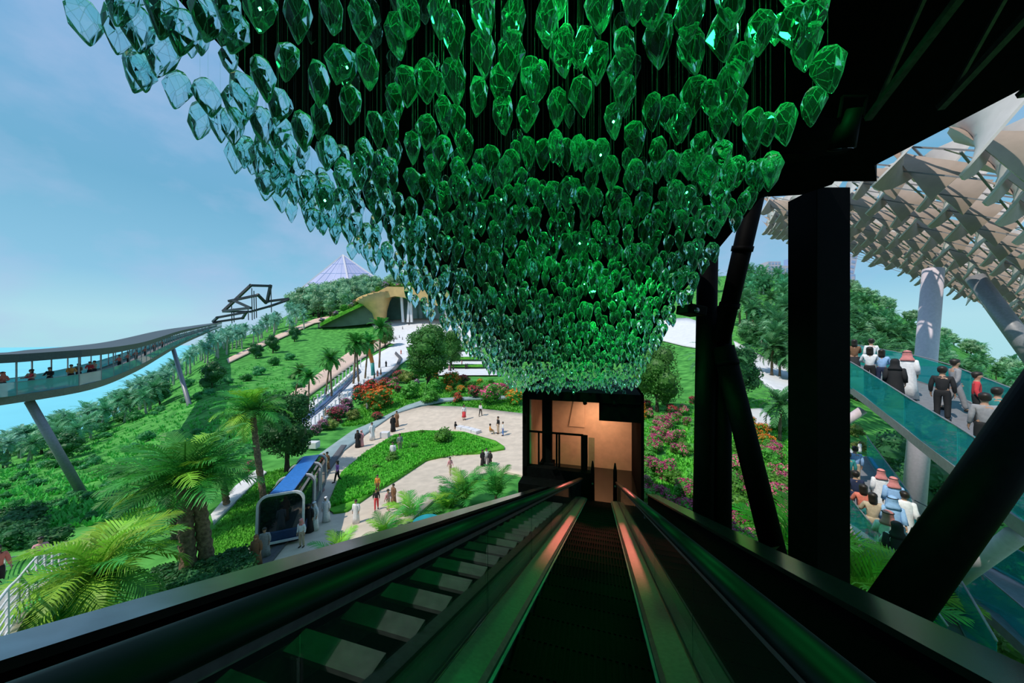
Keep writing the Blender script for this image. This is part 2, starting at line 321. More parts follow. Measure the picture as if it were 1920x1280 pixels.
ribbon('garden_walk', M_WPAVE, [(1385, 770), (1430, 768), (1450, 790)], [(1380, 790), (1420, 800), (1440, 830)], n=14, k=5)
ribbon('tent_path', M_WPAVE, [(1568, 810), (1600, 850), (1650, 880)], [(1568, 920), (1610, 935), (1655, 940)], n=20, k=8)
ribbon('stone_walk', M_GREYPATH, [(1770, 1110), (1800, 1150), (1850, 1230), (1900, 1300)], [(1740, 1170), (1760, 1220), (1790, 1290), (1830, 1360)], n=30, k=6)
mb = MB()                                              # small pool beside the lower palms
c = G(800, 985); mb.tube([c+Vector((0, 0, .05)), c+Vector((0, 0, .22))], [.7, .7], 24); setp(mb.build('pool', mat('pool_water', (.01, .25, .28), .05, var=.2, scale=2)), kind='structure')
# ------------------------------------------------------------------ the hall: roof, columns, lobby
def ceil_pt(kx, kz, h=5.0): t = h/(kz+SLOPE*(.2723*kx+.9622)); return Vector((kx*t, t, kz*t))
def roof():
    pl = [E(-9, -4.8, 5), E(5.9, -4.8, 5), E(9.5, -4.9, 5), E(15.6, -5.0, 5), E(15.6, 1.5, 5), E(10.2, 1.95, 5), E(6.2, 2.7, 5)]
    pl += [ceil_pt(.80, .452), ceil_pt(.905, .458), ceil_pt(1.0, .49), ceil_pt(1.008, .50), ceil_pt(1.14, .50), ceil_pt(1.133, .55), ceil_pt(1.6, .792), ceil_pt(2.3, 1.15), E(-9, 9, 5)]
    n = len(pl); up = [p+Vector((0, 0, .5)) for p in pl]
    mb = MB(); mb.add(pl+up, [tuple(range(n)), tuple(range(2*n-1, n-1, -1))]+[(i, i+n, (i+1) % n+n, (i+1) % n) for i in range(n)])
    return mb.build('ceiling', M_BLACK)
setp(roof(), kind='structure')
mb = MB(); mb.hexa([E(-9.3, -5, -6), E(-9.3, 9.5, -6), E(-9, 9.5, -6), E(-9, -5, -6)], [E(-9.3, -5, 5.6), E(-9.3, 9.5, 5.6), E(-9, 9.5, 5.6), E(-9, -5, 5.6)])
setp(mb.build('wall_back', M_BLACK), kind='structure')
mb = MB(); mb.hexa([E(-9, -4, -2.2), E(-9, 4, -2.2), E(-1.0, 4, -2.2), E(-1.0, -4, -2.2)], [E(-9, -4, -2), E(-9, 4, -2), E(-1.0, 4, -2), E(-1.0, -4, -2)])
setp(mb.build('floor', M_BLACK), kind='structure')
# roof trusses, pipes and lamps at upper right, all nearly black
t = thing('roof_truss', 'black steel truss bars and pipes under the ceiling at upper right', 'truss')
RR = random.Random(3)
for i in range(5):
    a, b = E(-1.5, 2.9+i*.62, 4.3), E(4.6, 2.9+i*.62, 4.3); MB().bar(a, b, .06).build('chord', M_DKSTEEL, t)
    mb = MB(); pts = [E(-1.5+k*.6, 2.9+i*.62, 4.3+.45*(k % 2)) for k in range(11)]
    for p, q in zip(pts, pts[1:]): mb.bar(p, q, .03)
    mb.build('lattice', M_DKSTEEL, t)
for i in range(4): MB().tube([E(-1+i*1.4, 2.6, 4.2), E(-1+i*1.4, 5.8, 4.2)], .045, 8).build('pipe', M_DKSTEEL, t, True)
for i, (s, lat) in enumerate(((2.2, 2.9), (3.3, 3.6), (1.2, 4.0), (4.3, 2.6))):
    l = thing('stage_light', ['black stage light hanging under roof beside the top right crystals', 'black stage light hanging over the thick vertical column', 'black stage light hanging deepest in the upper right corner', 'black stage light hanging nearest the curved roof edge'][i], 'lamp', E(s, lat, 4.2))
    mb = MB(); mb.tube([(0, 0, -.05), (0, .08, -.22), (0, .14, -.40)], [.07, .10, .12], 14); mb.build('lamp_body', M_BLACKG, l, True)
    mb = MB(); mb.tube([(0, .14, -.40), (0, .142, -.405)], .10, 14); mb.build('lens', M_DARKGL, l)
    mb = MB(); mb.bar((-.13, .04, -.12), (-.13, 0, .08), .02); mb.bar((.13, .04, -.12), (.13, 0, .08), .02); mb.bar((-.13, 0, .08), (.13, 0, .08), .02); mb.build('yoke', M_BLACKG, l)
# round black drum at the roof's right edge
t = thing('roof_drum', 'round black drum hanging at right edge of the roof behind crystals', 'drum')
c = ceil_pt(.86, .50)+Vector((-.35, .15, .15)); mb = MB(); mb.tube([c, c+Vector((0, 0, .1)), c+Vector((0, 0, .7))], [1.02, 1.1, 1.1], 40); mb.build('drum_body', M_BLACK, t, True)
mb = MB(); mb.tube([c+Vector((0, 0, -.02)), c+Vector((0, 0, .05))], [.7, .7], 40); mb.build('inner_ring', M_BLACKG, t)
def column(name, label, segs, m=M_BLACKG, collars=(), base=True):
    t = thing(name, label, 'column', segs[-1][0] if False else (0, 0, 0))
    for sg in segs:
        a, b, r, n = sg
        if n == 4: MB().bar(a, b, 2*r, 2*r, up=(0, 1, 0)).build('shaft', m, t, bevel=.01)
        else: MB().tube([a, b], r, n).build('shaft', m, t, True)
    for a, d, r in collars: MB().tube([a-d*.06, a+d*.06], r, 24).build('collar', m, t, True)
    return t
Z0 = -11.5
pb = P(1533, 400, 6.0); column('steel_column', 'thick square black column standing right of the leaning tubes', [(Vector((pb.x, 6, -9.6)), Vector((pb.x, 6, 2.75)), .30, 4)])
a, b = P(1612, 1240, 4.3), P(2010, 672, 4.3); column('diagonal_brace', 'big black diagonal tube crossing the lower right corner', [(a, b, .27, 28)])
a = P(1312, 560, 8.2); z = -9.6
column('twin_column', 'pair of upright black tubes standing side by side right of doorway', [(Vector((a.x, 8.2, z)), Vector((a.x+.2, 8.2, 2.2)), .235, 24), (Vector((P(1353, 560, 8.2).x, 8.2, z)), Vector((P(1353, 560, 8.2).x, 8.2, .9)), .22, 24)],
       collars=[(P(1353, 655, 8.2), Vector((0, 0, 1)), .25)])
a, b = P(1352, 640, 7.9), P(1418, 352, 7.0); d = (b-a).normalized()
column('leaning_tube', 'black tube leaning right from twin columns up to the drum', [(a, b, .19, 24)], collars=[(a+d*.9, d, .215), (a+d*2.2, d, .215)])
a, b = P(1356, 650, 7.9), P(1452, 1040, 7.0); d = (b-a).normalized()
column('splayed_tube', 'black tube splaying right from twin columns down to the coping', [(a, b, .235, 24)], collars=[(a+d*.4, d, .25)])
t = thing('projector', 'small black projector hanging left of twin columns under the crystals', 'projector', P(1296, 582, 7.0), .25)
MB().box((0, 0, 0), (.40, .45, .2), Euler((0, .15, 0)).to_matrix()).build('projector_body', M_BLACKG, t, bevel=.02)
MB().tube([(-.1, -.22, -.02), (-.1, -.27, -.02)], .055, 14).build('lens', M_DARKGL, t, True); MB().bar((0, 0, .1), (0, 0, .62), .03).build('bracket', M_BLACKG, t)
# ------------------------------------------------------------------ the lobby portal at the foot of the escalator
S0 = 14.6
def LQ(s0, s1, l0, l1, z0, z1): return [E0(s0, l0, z0), E0(s1, l0, z0), E0(s1, l1, z0), E0(s0, l1, z0)], [E0(s0, l0, z1), E0(s1, l0, z1), E0(s1, l1, z1), E0(s0, l1, z1)]
def E0(s, lat, z): p = EX*s+CX*lat; return Vector((p.x, p.y, z))
ZB, ZT, LL, LR = -7.3, -2.28, -3.62, 1.70
def blk(name, m, s0, s1, l0, l1, z0, z1, parent=None, bevel=0): return MB().hexa(*LQ(s0, s1, l0, l1, z0, z1)).build(name, m, parent, bevel=bevel)
t = thing('doorway_portal', 'black box portal around the copper lit lobby opening', 'portal', (0, 0, 0))
blk('portal_side', M_BLACK, S0, S0+6, LL, LL+.22, ZB-3, ZT, t); blk('portal_side', M_BLACK, S0, S0+6, LR-.12, LR, ZB-3, ZT, t)
blk('portal_top', M_BLACK, S0, S0+6, LL, LR, ZT-.42, ZT, t); blk('portal_soffit', M_BLACK, S0+.1, S0+.9, -.15, LR-.1, -3.5, ZT-.4, t)
setp(blk('floor_lobby', mat('lobby_floor', (.012, .010, .009), .14, spec=.35, scale=2), S0-.6, S0+6, LL, LR, ZB-.3, ZB), kind='structure')
setp(blk('wall_lobby', M_COPPER, S0+4.6, S0+4.8, LL, LR, ZB, ZT), kind='structure')
setp(blk('wall_lobby_left', M_COPPER, S0+.5, S0+4.6, LL+.23, LL+.3, ZB, ZT-.42), kind='structure')
setp(MB().hexa([E0(S0+4.5, -1.92, -5), E0(S0+4.6, -1.92, -5), E0(S0+4.6, -1.0, -5), E0(S0+4.5, -1.0, -5)], [E0(S0+4.5, -1.5, ZT-.4), E0(S0+4.6, -1.5, ZT-.4), E0(S0+4.6, -1.0, ZT-.4), E0(S0+4.5, -1.0, ZT-.4)]).build('trim_1', M_COPPER), kind='structure')
t = thing('lobby_column', 'thin square black column inside lit doorway behind railing', 'column'); blk('shaft', M_BLACK, S0+.6, S0+1.0, -2.80, -2.36, ZB, ZT-.3, t); blk('base_plate', M_BLACK, S0+.5, S0+1.1, -2.9, -2.24, ZB+.9, ZB+1.5, t)
t = thing('lobby_railing', 'dark railing with square posts and glass inside the doorway', 'railing')
blk('top_rail', M_BLACK, S0+.3, S0+.38, LL+.2, -.85, -4.32, -4.24, t)
for l in (-2.95, -2.1, -1.98, -.95): blk('post', M_BLACK, S0+.3, S0+.38, l, l+.08, ZB, -4.24, t)
blk('post', M_BLACK, S0+.2, S0+.5, -.86, -.66, ZB, -4.3, t); blk('glass_pane', M_BALUS, S0+.33, S0+.35, -.62, -.35, ZB+1.2, -4.36, t)
blk('kick_panel', M_BLACK, S0, S0+.4, LL, -.5, ZB-.2, -5.85, t)
setp(blk('trim_2', M_BLACK, S0-.8, S0, LL, -1.1, ZB-.6, -6.3), kind='structure')
for i, l in enumerate((-.42, .52)):
    t = thing('newel', ['dark newel post ending the left handrail at the doorway', 'dark newel post ending the right handrail at the doorway'][i], 'post')
    MB().tube([E0(S0-.1, l, ZB), E0(S0-.1, l, -5.6), E0(S0-.1, l, -5.25)], [.09, .08, .03], 12).build('post_body', M_BLACKG, t, True); MB().tube([E0(S0-.22, l, -6.2), E0(S0-.2, l, -6.2)], .04, 10).build('knob', M_STEEL, t)
for i, lat in enumerate((-.76, .48)):
    o = thing('added_spot_lamp', ['added small black spot lamp over the doorway at left', 'added small black spot lamp over the doorway at right'][i], 'lamp', E(14.32, lat, 2.85)); MB().tube([(0, .1, .1), (0, -.12, -.02)], [.07, .09], 12).build('lamp_body', M_BLACKG, o, True); MB().bar((0, .12, .1), (0, .5, .1), .03).build('arm', M_BLACKG, o)  # added bodies for the red lamps aimed at the decks
# ------------------------------------------------------------------ escalator
LC = -.15
esc = thing('escalator', 'black escalator running down between glass balustrades to the doorway', 'escalator')
def sweep(name, prof, m, s0=-.9, s1=14.2, n=1, smooth=False):          # profile (lat,h) pushed along the slope
    rings = [[E(s0+(s1-s0)*i/n, l, h) for l, h in prof] for i in range(n+1)]; return MB().loft(rings).build(name, m, esc, smooth)
def step_mesh():
    mb = MB(); w = .5; n = 46
    top = [(-w+2*w*i/n, 0 if (i % 2) else -.010) for i in range(n+1)]
    ring = []
    for s, z in ((0, 0), (.40, 0)): ring.append([(l, s, z+q) for l, q in top for _ in (0,)])
    V = []; Fc = []
    for i in range(n):
        (l0, q0), (l1, _) = top[i], top[i+1]; b = len(V)
        V += [(l0, 0, q0), (l1, 0, q0), (l1, .405, q0), (l0, .405, q0)]; Fc.append((b, b+1, b+2, b+3))
    mb.add(V, Fc); mb.box((0, .2, -.03), (1.0, .405, .036)); mb.box((0, .412, -.012), (1.0, .012, .022))
    for i in range(0, n, 2): mb.box((-w+2*w*(i+.5)/n, -.01, -.1), (.011, .02, .17))
    mb.box((0, .0, -.1), (1.0, .01, .17)); return mb.mesh('step', M_STEP)
sm = step_mesh(); yaw = math.atan2(-EX.x, EX.y); st0 = -.8
for i in range(37):
    s = st0+i*.404; o = link('step', sm, esc); o.location = E(s, LC, -1.53); o.rotation_euler = (0, 0, yaw)
for sd, q in ((-1, 'left'), (1, 'right')):
    L_ = lambda a: LC+sd*a
    sweep('skirt_panel', [(L_(.505), -1.75), (L_(.505), -1.31), (L_(.535), -1.29), (L_(.535), -1.75)], M_DKSTEEL)
    sweep('skirt_brush', [(L_(.503), -1.335), (L_(.485), -1.34), (L_(.485), -1.35), (L_(.503), -1.36)], mat('brush', (.03, .10, .12), .6, var=.2))
    sweep('deck', [(L_(.535), -1.30), (L_(.73), -1.27), (L_(.73), -1.5), (L_(.535), -1.5)], M_STEEL)
    sweep('deck_edge', [(L_(.735), -1.285), (L_(.835), -1.245), (L_(.835), -1.5), (L_(.735), -1.5)], M_DKSTEEL)
    for k in range(9):
        a, b = -.9+k*1.68, -.9+(k+1)*1.68-.012; rings = [[E(x, l, h) for l, h in ((L_(.745), -1.28), (L_(.757), -1.28), (L_(.757), -.53), (L_(.745), -.53))] for x in (a, b)]
        MB().loft(rings).build('glass_panel', M_BALUS, esc)
    pr = [(L_(.74+.085*math.cos(a_)), -.485+.042*math.sin(a_)) for a_ in [2*PI*i/14 for i in range(14)]]
    sweep('handrail', pr[::sd], M_RUBBER, smooth=True)
    sweep('handrail_track', [(L_(.69), -.55), (L_(.79), -.55), (L_(.79), -.515), (L_(.69), -.515)], M_STEEL)
    sweep('cladding', [(L_(.84), -1.40), (L_(1.05), -1.46), (L_(1.05), -2.6), (L_(.5), -2.6), (L_(.5), -1.9), (L_(.84), -1.6)], M_BLACK)
# service stair seen through the left glass
t = thing('service_stair', 'grey service stair with pale treads alongside the left balustrade', 'stairs')
for i in range(24):
    s = .2+i*.55; z = -1.62-SLOPE*s
    blk('tread', M_TREAD, s, s+.2, -2.32, -1.56, z-.04, z, t)
for l0, l1 in ((-1.56, -1.42), (-2.40, -2.32)):
    MB().hexa([E(-.6, l0, -1.95), E(-.6, l1, -1.95), E(-.6, l1, -1.60), E(-.6, l0, -1.60)], [E(13.6, l0, -1.95), E(13.6, l1, -1.95), E(13.6, l1, -1.60), E(13.6, l0, -1.60)]).build('stringer', M_DKSTEEL, t)
def para(name, label, l0, l1, h, lw, m=M_BLACK, mc=None):
    t = thing(name, label, 'parapet'); a, b = -2.0, 13.9
    MB().loft([[E(s, l, hh) for l, hh in ((l0, h), (l1, h), (l1, h-.05), (l0, h-.05))] for s in (a, b)]).build('coping', mc or M_COPING, t)
    MB().loft([[E(s, l, hh) for l, hh in ((lw-.05, h-.05), (lw+.05, h-.05), (lw+.05, h-2.6), (lw-.05, h-2.6))] for s in (a, b)]).build('panel', m, t)
    return t
para('parapet', 'black parapet with shiny metal coping left of the stair', -2.52, -2.28, -1.0, -2.38)
para('parapet', 'black parapet with shiny metal coping right of the escalator', 1.70, 2.10, -.78, 1.8, mc=mat('dark_coping', (.045, .055, .07), .2, metal=.9))
sm_ = MB(); sm_.loft([[E(s, l, h) for l, h in ((.9, -1.8), (1.8, -1.8), (1.8, -1.9), (.9, -1.9))] for s in (-.9, 13.9)]); setp(sm_.build('trim_3', M_BLACK), kind='structure')
sm_ = MB(); sm_.loft([[E(s, l, h) for l, h in ((-2.36, -2.6), (-1.1, -2.6), (-1.1, -2.7), (-2.36, -2.7))] for s in (-.9, 13.9)]); setp(sm_.build('trim_4', M_BLACK), kind='structure')
for i, (px, py, d, r) in enumerate(((1420, 1040, 6.6, .55), (1440, 1065, 6.0, .5), (1570, 1130, 4.6, .38))):
    t = thing('folded_shade', ['dark olive folded cowl at foot of the splayed tube', 'lower dark folded cowl beside the splayed tube foot', 'dark folded cowl at the foot of thick square column'][i], 'cowl', P(px, py, d))
    mb = MB(); mb.add([(-r, 0, 0), (0, -.15, .22), (r, .1, .12), (r*.9, .4, -.3), (-r*.8, .35, -.35), (0, .1, -.4)], [(0, 1, 5), (1, 2, 5), (2, 3, 5), (0, 4, 3, 2, 1), (3, 4, 5), (4, 0, 5)]); mb.build('cowl_shell', mat('cowl', (.02, .018, .006), .6), t)
    MB().bar((0, .1, -.3), (0, .2, -.9), .08).build('cowl_post', M_BLACK, t)
# ------------------------------------------------------------------ hanging crystals
def crystal_mesh(seed):
    r = random.Random(seed); n = r.choice((5, 6, 6)); H = .5
    lv = [(.5, .11), (.40, .235), (.15, .315), (-.14, .235), (-.42, .085), (-.5, .02)]
    rings = []; off = r.random()
    for k, (z, rad) in enumerate(lv):
        rr = []
        for j in range(n):
            a = 2*PI*(j+off+(.5 if k in (1, 3) else 0)*.9)/n+r.uniform(-.1, .1); q = rad*r.uniform(.88, 1.12)
            rr.append(Vector((q*math.cos(a), q*math.sin(a)*.85, z+r.uniform(-.035, .035)*(1 if k < 3 else .3))))
        rings.append(rr)
    bm = bmesh.new()
    for rr in rings:
        for p in rr: bm.verts.new(p)
    g = bmesh.ops.convex_hull(bm, input=bm.verts[:]); bmesh.ops.delete(bm, geom=list({v for v in g['geom_interior'] if isinstance(v, bmesh.types.BMVert)}), context='VERTS')
    bmesh.ops.dissolve_limit(bm, angle_limit=.30, verts=bm.verts[:], edges=bm.edges[:])
    bmesh.ops.bevel(bm, geom=bm.edges[:], offset=.0075, segments=1, affect='EDGES', material=1); bmesh.ops.recalc_face_normals(bm, faces=bm.faces)
    me = bpy.data.meshes.new('crystal'); bm.to_mesh(me); bm.free(); me.materials.append(M_CRYSTAL); me.materials.append(M_CEDGE); return me
CM = [crystal_mesh(100+i) for i in range(10)]
wm = MB(); wm.tube([(0, 0, 0), (0, 0, 1)], .0005, 4, caps=False); WIRE = wm.mesh('wire', M_WIRE)
bm_ = MB(); bm_.tube([(0, 0, -.012), (0, 0, 0), (0, 0, .012)], [.004, .012, .004], 8); BULB = bm_.mesh('led_bulb', emit('green_led', (.1, 1, .35), 14))
def csize(py): return np.interp(py, [-60, 0, 50, 100, 150, 200, 250, 300, 350, 400, 450, 500, 550, 600, 650, 700, 740], [98, 94, 88, 84, 78, 72, 68, 60, 54, 48, 41, 36, 31, 26, 20, 14, 11])
BIG = [(160,43),(227,5),(222,60),(257,55),(306,30),(341,64),(301,103),(260,141),(264,132),(333,171),(390,185),(375,228),(413,235),(437,238),(459,181),(447,202),(386,40),(427,20),(440,64),(487,20),(459,286),(492,239),(499,282),(497,336),(522,249),(539,282),(529,302),(526,343),(551,356),(494,151),(539,119),(521,202),(598,161),(601,228),(568,249),(635,124),(558,34),(615,289),(578,349),(608,360),(576,390),(598,405),(618,403),(622,27),
 (678,40),(690,131),(647,128),(744,72),(766,37),(826,34),(850,69),(907,30),(905,101),(963,47),(957,111),(1025,47),(1055,104),(1094,94),(1120,121),(1124,24),(1191,10),(1225,17),(1235,81),(1173,97),(1164,141),(1090,183),(1151,230),(1169,181),(1045,205),(989,215),(944,218),(939,161),(897,185),(853,155),(798,155),(763,165),(742,195),(833,218),(855,232),(657,198),(707,245),(732,245),(800,250),(774,279),(684,289),(1223,212),(1253,215),(1191,262),(1273,239),(1233,289),(1087,289),(1126,292),(1040,276),(990,289),(919,302),(872,276),(828,289),(996,151),(1010,161),
 (1293,34),(1298,97),(1357,71),(1424,66),(1371,10),(1388,124),(1487,54),(1524,37),(1510,94),(1552,134),(1524,202),(1300,185),(1332,188),(1364,165),(1382,202),(1351,232),(1413,245),(1436,245),(1472,235),(1314,279),(1354,291),(1426,329),(1381,323),(1325,336),(1280,232)]
LB = [(-60, 90), (0, 140), (150, 270), (250, 390), (360, 510), (420, 600), (470, 665), (510, 720), (560, 780), (600, 830), (640, 862), (690, 915), (720, 955), (740, 985)]
RB = [(-60, 1560), (150, 1560), (250, 1490), (330, 1440), (390, 1410), (450, 1355), (520, 1310), (600, 1265), (660, 1225), (700, 1200), (740, 1195)]
pts = [(x, y, 1.0) for x, y in BIG]
y = 292.0
while y < 738:                                         # the packed rows further down
    s = csize(y); x0 = np.interp(y, [a for a, _ in LB], [b for _, b in LB]); x1 = np.interp(y, [a for a, _ in RB], [b for _, b in RB])
    x = x0+RR.uniform(0, s*.5)
    while x < x1:
        q = min(1, (x-x0)/(s*2)); yy = y+RR.uniform(-.45, .45)*s
        if yy > 285: pts.append((x, yy, RR.uniform(.92, 1.25)))
        x += s*RR.uniform(.38, .75)*(1.25 if y < 340 else 1)
    y += s*.40
for i in range(110):                                   # a sparser layer hung higher
    y = RR.uniform(-30, 430); x0 = np.interp(y, [a for a, _ in LB], [b for _, b in LB]); x1 = np.interp(y, [a for a, _ in RB], [b for _, b in RB])
    pts.append((RR.uniform(x0+120, x1-60), y, RR.uniform(1.5, 2.1)))
pts.sort(key=lambda p: -csize(p[1])/p[2])
def zone(x, y):
    x0 = np.interp(y, [a for a, _ in LB], [b for _, b in LB]); x1 = np.interp(y, [a for a, _ in RB], [b for _, b in RB])
    if x < x0+95: return ('clear blue tinted faceted glass crystal hanging at the left rim against sky', 'clear crystals along the left rim')
    if x > x1-90: return ('green lit faceted glass crystal hanging at right rim before dark roof', 'crystals along the right rim')
    if y < 150: return ('large green lit faceted glass crystal in the top rows overhead', 'large crystals in the top rows')
    if y < 270: return ('green lit faceted glass crystal hanging in the middle rows', 'crystals in the middle rows')
    return ('smaller green lit glass crystal in the packed lower rows', 'crystals in the packed lower rows')
SV, SF, SB, SMI = [], [], 0, []; ZONES = {}
for i, (px, py, k) in enumerate(pts):
    d = .28*F/csize(py)*k; p = P(px, py, d); me = CM[i % len(CM)]; rot = Euler((RR.uniform(-.14, .14), RR.uniform(-.14, .14), RR.uniform(0, 6.28)))
    sc = .285*RR.uniform(.9, 1.08)
    if i < 296:
        lab, grp = zone(px, py); ZONES.setdefault(grp, []) if k < 1.4 else None; o = setp(link('glass_crystal', me), lab, 'crystal', grp); o.location = p; o.rotation_euler = rot; o.scale = (sc,)*3; (k < 1.4) and ZONES[grp].append((px, py, o)); (k >= 1.4) and setp(o, 'dim green crystal hung higher, half hidden behind nearer rows', None, 'dim crystals hung higher up')
        st = p.dot(EX); hz = 5.0-SLOPE*st-p.z-sc*.47
        w = link('wire', WIRE, o); w.matrix_parent_inverse = Matrix.LocRotScale(p, rot, (sc,)*3).inverted(); w.location = p+Vector((0, 0, sc*.47)); w.scale = (1, 1, hz)
    else:
        v = np.empty(len(me.vertices)*3, dtype=np.float32); me.vertices.foreach_get('co', v); v = v.reshape(-1, 3)
        M = np.array(rot.to_matrix())*sc; SV.append(v@M.T+np.array(p)); SF += [[q+SB for q in pl.vertices] for pl in me.polygons]; SB += len(v); SMI += [pl.material_index for pl in me.polygons]
    if i % 37 == 5: b = link('led_bulb', BULB, o if i < 296 else None); b.location = (0, 0, .02) if i < 296 else p; b.scale = (3, 3, 3) if i < 296 else (1, 1, 1); \
        (i >= 296) and setp(b, 'tiny glowing green bulb inside the packed lower crystals', 'bulb', 'bulbs in the packed crystals')
def nth(i): return '%d%s' % (i, 'th' if 10 <= i % 100 <= 20 else {1: 'st', 2: 'nd', 3: 'rd'}.get(i % 10, 'th'))
for grp, L_ in ZONES.items():                          # where a crystal can be pointed at, its label counts along its row or rim
    if 'rim' in grp:
        for i, (a, b, o) in enumerate(sorted(L_, key=lambda q: q[1])): o['label'] = ('clear blue tinted glass crystal at left rim against sky, %s from the top' if 'left' in grp else 'green glass crystal at the right rim before dark roof, %s from the top') % nth(i+1)
    elif 'top' in grp or 'middle' in grp:
        rows = (('first', -99, 52), ('second', 52, 110), ('third', 110, 150)) if 'top' in grp else (('fourth', 150, 215), ('fifth', 215, 270))
        for nm, lo, hi in rows:
            for i, (a, b, o) in enumerate(sorted([q for q in L_ if lo <= q[1] < hi], key=lambda q: q[0])): o['label'] = 'green lit glass crystal, %s from the left in the %s row overhead' % (nth(i+1), nm)
me = bpy.data.meshes.new('crystals'); me.from_pydata(np.concatenate(SV).tolist(), [], SF); me.materials.append(M_CRYSTAL); me.materials.append(M_CEDGE); me.polygons.foreach_set('material_index', SMI)
setp(link('crystal_cascade', me), 'dense mass of small green crystals above the doorway', 'crystals', kind='stuff')
#@@PART3
# ------------------------------------------------------------------ plant prototypes (meshes shared by every copy)
def frond_verts(L, n, w, droop, rise, seed, two=True):  # feather leaf along +X, arching; leaflets as kinked blades
    r = random.Random(seed); V = []
    def sp(t):
        a = rise-droop*t; return Vector((L*(math.sin(rise)-math.sin(a))/droop if False else 0, 0, 0))
    pts = []; p = Vector((0, 0, 0)); a = rise
    for i in range(n+1): pts.append(p.copy()); p = p+Vector((math.cos(a), 0, math.sin(a)))*(L/n); a -= droop/n*(.5+i/n)
    for i in range(n):                                  # rachis
        q = .018*L*(1-i/n)+.004; V += [pts[i]+Vector((0, -q, 0)), pts[i+1]+Vector((0, -q*.9, 0)), pts[i+1]+Vector((0, q*.9, 0)), pts[i]+Vector((0, q, 0))]
    for i in range(1, n+1):
        t = i/n; ll = L*.30*(math.sin(PI*min(1, .16+t*.86))**.6)*r.uniform(.85, 1.1)+.03; d = (pts[i]-pts[i-1]).normalized()
        for sd in (-1, 1):
            dirv = (Vector((0, sd, 0))*.82+d*(.55+.5*t)+Vector((0, 0, .28-.35*r.random()))).normalized(); b = pts[i]; ww = d*w
            m = b+dirv*ll*.55; tip = b+dirv*ll+Vector((0, 0, -ll*.22))
            V += [b-ww*.5, b+ww*.5, m+ww*.45, m-ww*.45]
            if two: V += [m-ww*.45, m+ww*.45, tip+ww*.08, tip-ww*.08]
    return V
def frond_mesh(name, m, L, n, w, droop, rise, seed): V = frond_verts(L, n, w, droop, rise, seed); return quadmesh(name, V, len(V)//4, m)
def crown_mesh(m, nf, L, n, w, seed):
    r = random.Random(seed); A = []
    for i in range(nf):
        t = i/nf; el = math.radians(80-125*t+r.uniform(-8, 8)); V = frond_verts(L*r.uniform(.85, 1.08), n, w, 1.0+.5*r.random(), el, seed*77+i, False)
        R = Matrix.Rotation(i*2.39996+r.uniform(-.2, .2), 3, 'Z'); A += [R@v for v in V]
    return quadmesh('crown', A, len(A)//4, m)
def trunk_mesh(m, h, r0, r1, bend=.04, seed=0, rings=9, n=8, rough=.12):
    r = random.Random(seed); mb = MB(); a = r.uniform(0, 6.28); pts = []; rs = []
    for i in range(rings):
        t = i/(rings-1); o = bend*h*t*t; pts.append((o*math.cos(a), o*math.sin(a), h*t)); rs.append((r0+(r1-r0)*t)*(1+rough*(1 if i % 2 else -1)))
    mb.tube(pts, rs, n); return mb.mesh('trunk', m, True), Vector(pts[-1])
def leafcloud(m, blobs, nl, sz, seed, core=.82, mi2=None, frac2=0, top2=False):  # leaves in shells around solid hearts
    g = np.random.default_rng(seed); A = []; MI = []
    tot = sum(b[3]*b[4] for b in blobs)
    for (cx, cy_, cz, rx, rz) in blobs:
        k = max(8, int(nl*rx*rz/tot)); d = g.normal(size=(k, 3)); d /= np.linalg.norm(d, axis=1)[:, None]
        rad = g.uniform(core, 1.06, size=(k, 1)); c = np.array([cx, cy_, cz])+d*rad*np.array([rx, rx, rz])
        n = d+g.normal(scale=.55, size=(k, 3)); n /= np.linalg.norm(n, axis=1)[:, None]
        u = np.cross(n, g.normal(size=(k, 3))); u /= np.linalg.norm(u, axis=1)[:, None]; v = np.cross(n, u); s = sz*g.uniform(.6, 1.25, size=(k, 1))
        A.append(np.stack([c-u*s, c-v*s*.55, c+u*s, c+v*s*.55], 1).reshape(-1, 3))
        MI.append((g.random(k) < frac2*np.clip((d[:, 2]+.6) if top2 else 1, 0, 1.3)).astype(int))
        # heart
        q = 8; hv = []
        for i in range(q):
            for j in range(5):
                for (ii, jj) in ((i, j), (i+1, j), (i+1, j+1), (i, j+1)):
                    th = 2*PI*ii/q; ph = PI*jj/5; hv.append((cx+rx*core*.84*math.sin(ph)*math.cos(th), cy_+rx*core*.84*math.sin(ph)*math.sin(th), cz+rz*core*.84*math.cos(ph)))
        A.append(np.array(hv)); MI.append(np.zeros(len(hv)//4, int))
    V = np.concatenate(A); mi = np.concatenate(MI); return quadmesh('foliage', V, len(V)//4, [m]+([mi2] if mi2 else []), mi)
def blobs(n, R, H, z0, seed, egg=0):
    r = random.Random(seed); out = [(0, 0, z0+H*.5, R*.72, H*.48)]
    for i in range(n):
        a = i*2.4; t = r.uniform(.15, .9); w = math.sin(PI*min(max(t*.9+.08, 0), 1))**.7; q = R*w*r.uniform(.4, .62); br = R*r.uniform(.34, .5)
        out.append((q*math.cos(a), q*math.sin(a), z0+H*t, br, br*.95))
    return out
UPV = Vector((0, 0, 1))
class Kind:                                            # a plant kind: unit-height parts, copied with its parts
    def __init__(s, parts): s.parts = parts
    def place(s, name, label, cat, group, loc, h, rz=0, lean=(0, 0), wid=1):
        o = thing(name, label, cat, loc, 0, group); o.rotation_euler = (lean[1], lean[0], rz); o.scale = (h*wid, h*wid, h)
        for nm, me, z in s.parts: c = link(nm, me, o); c.location = z
        return o
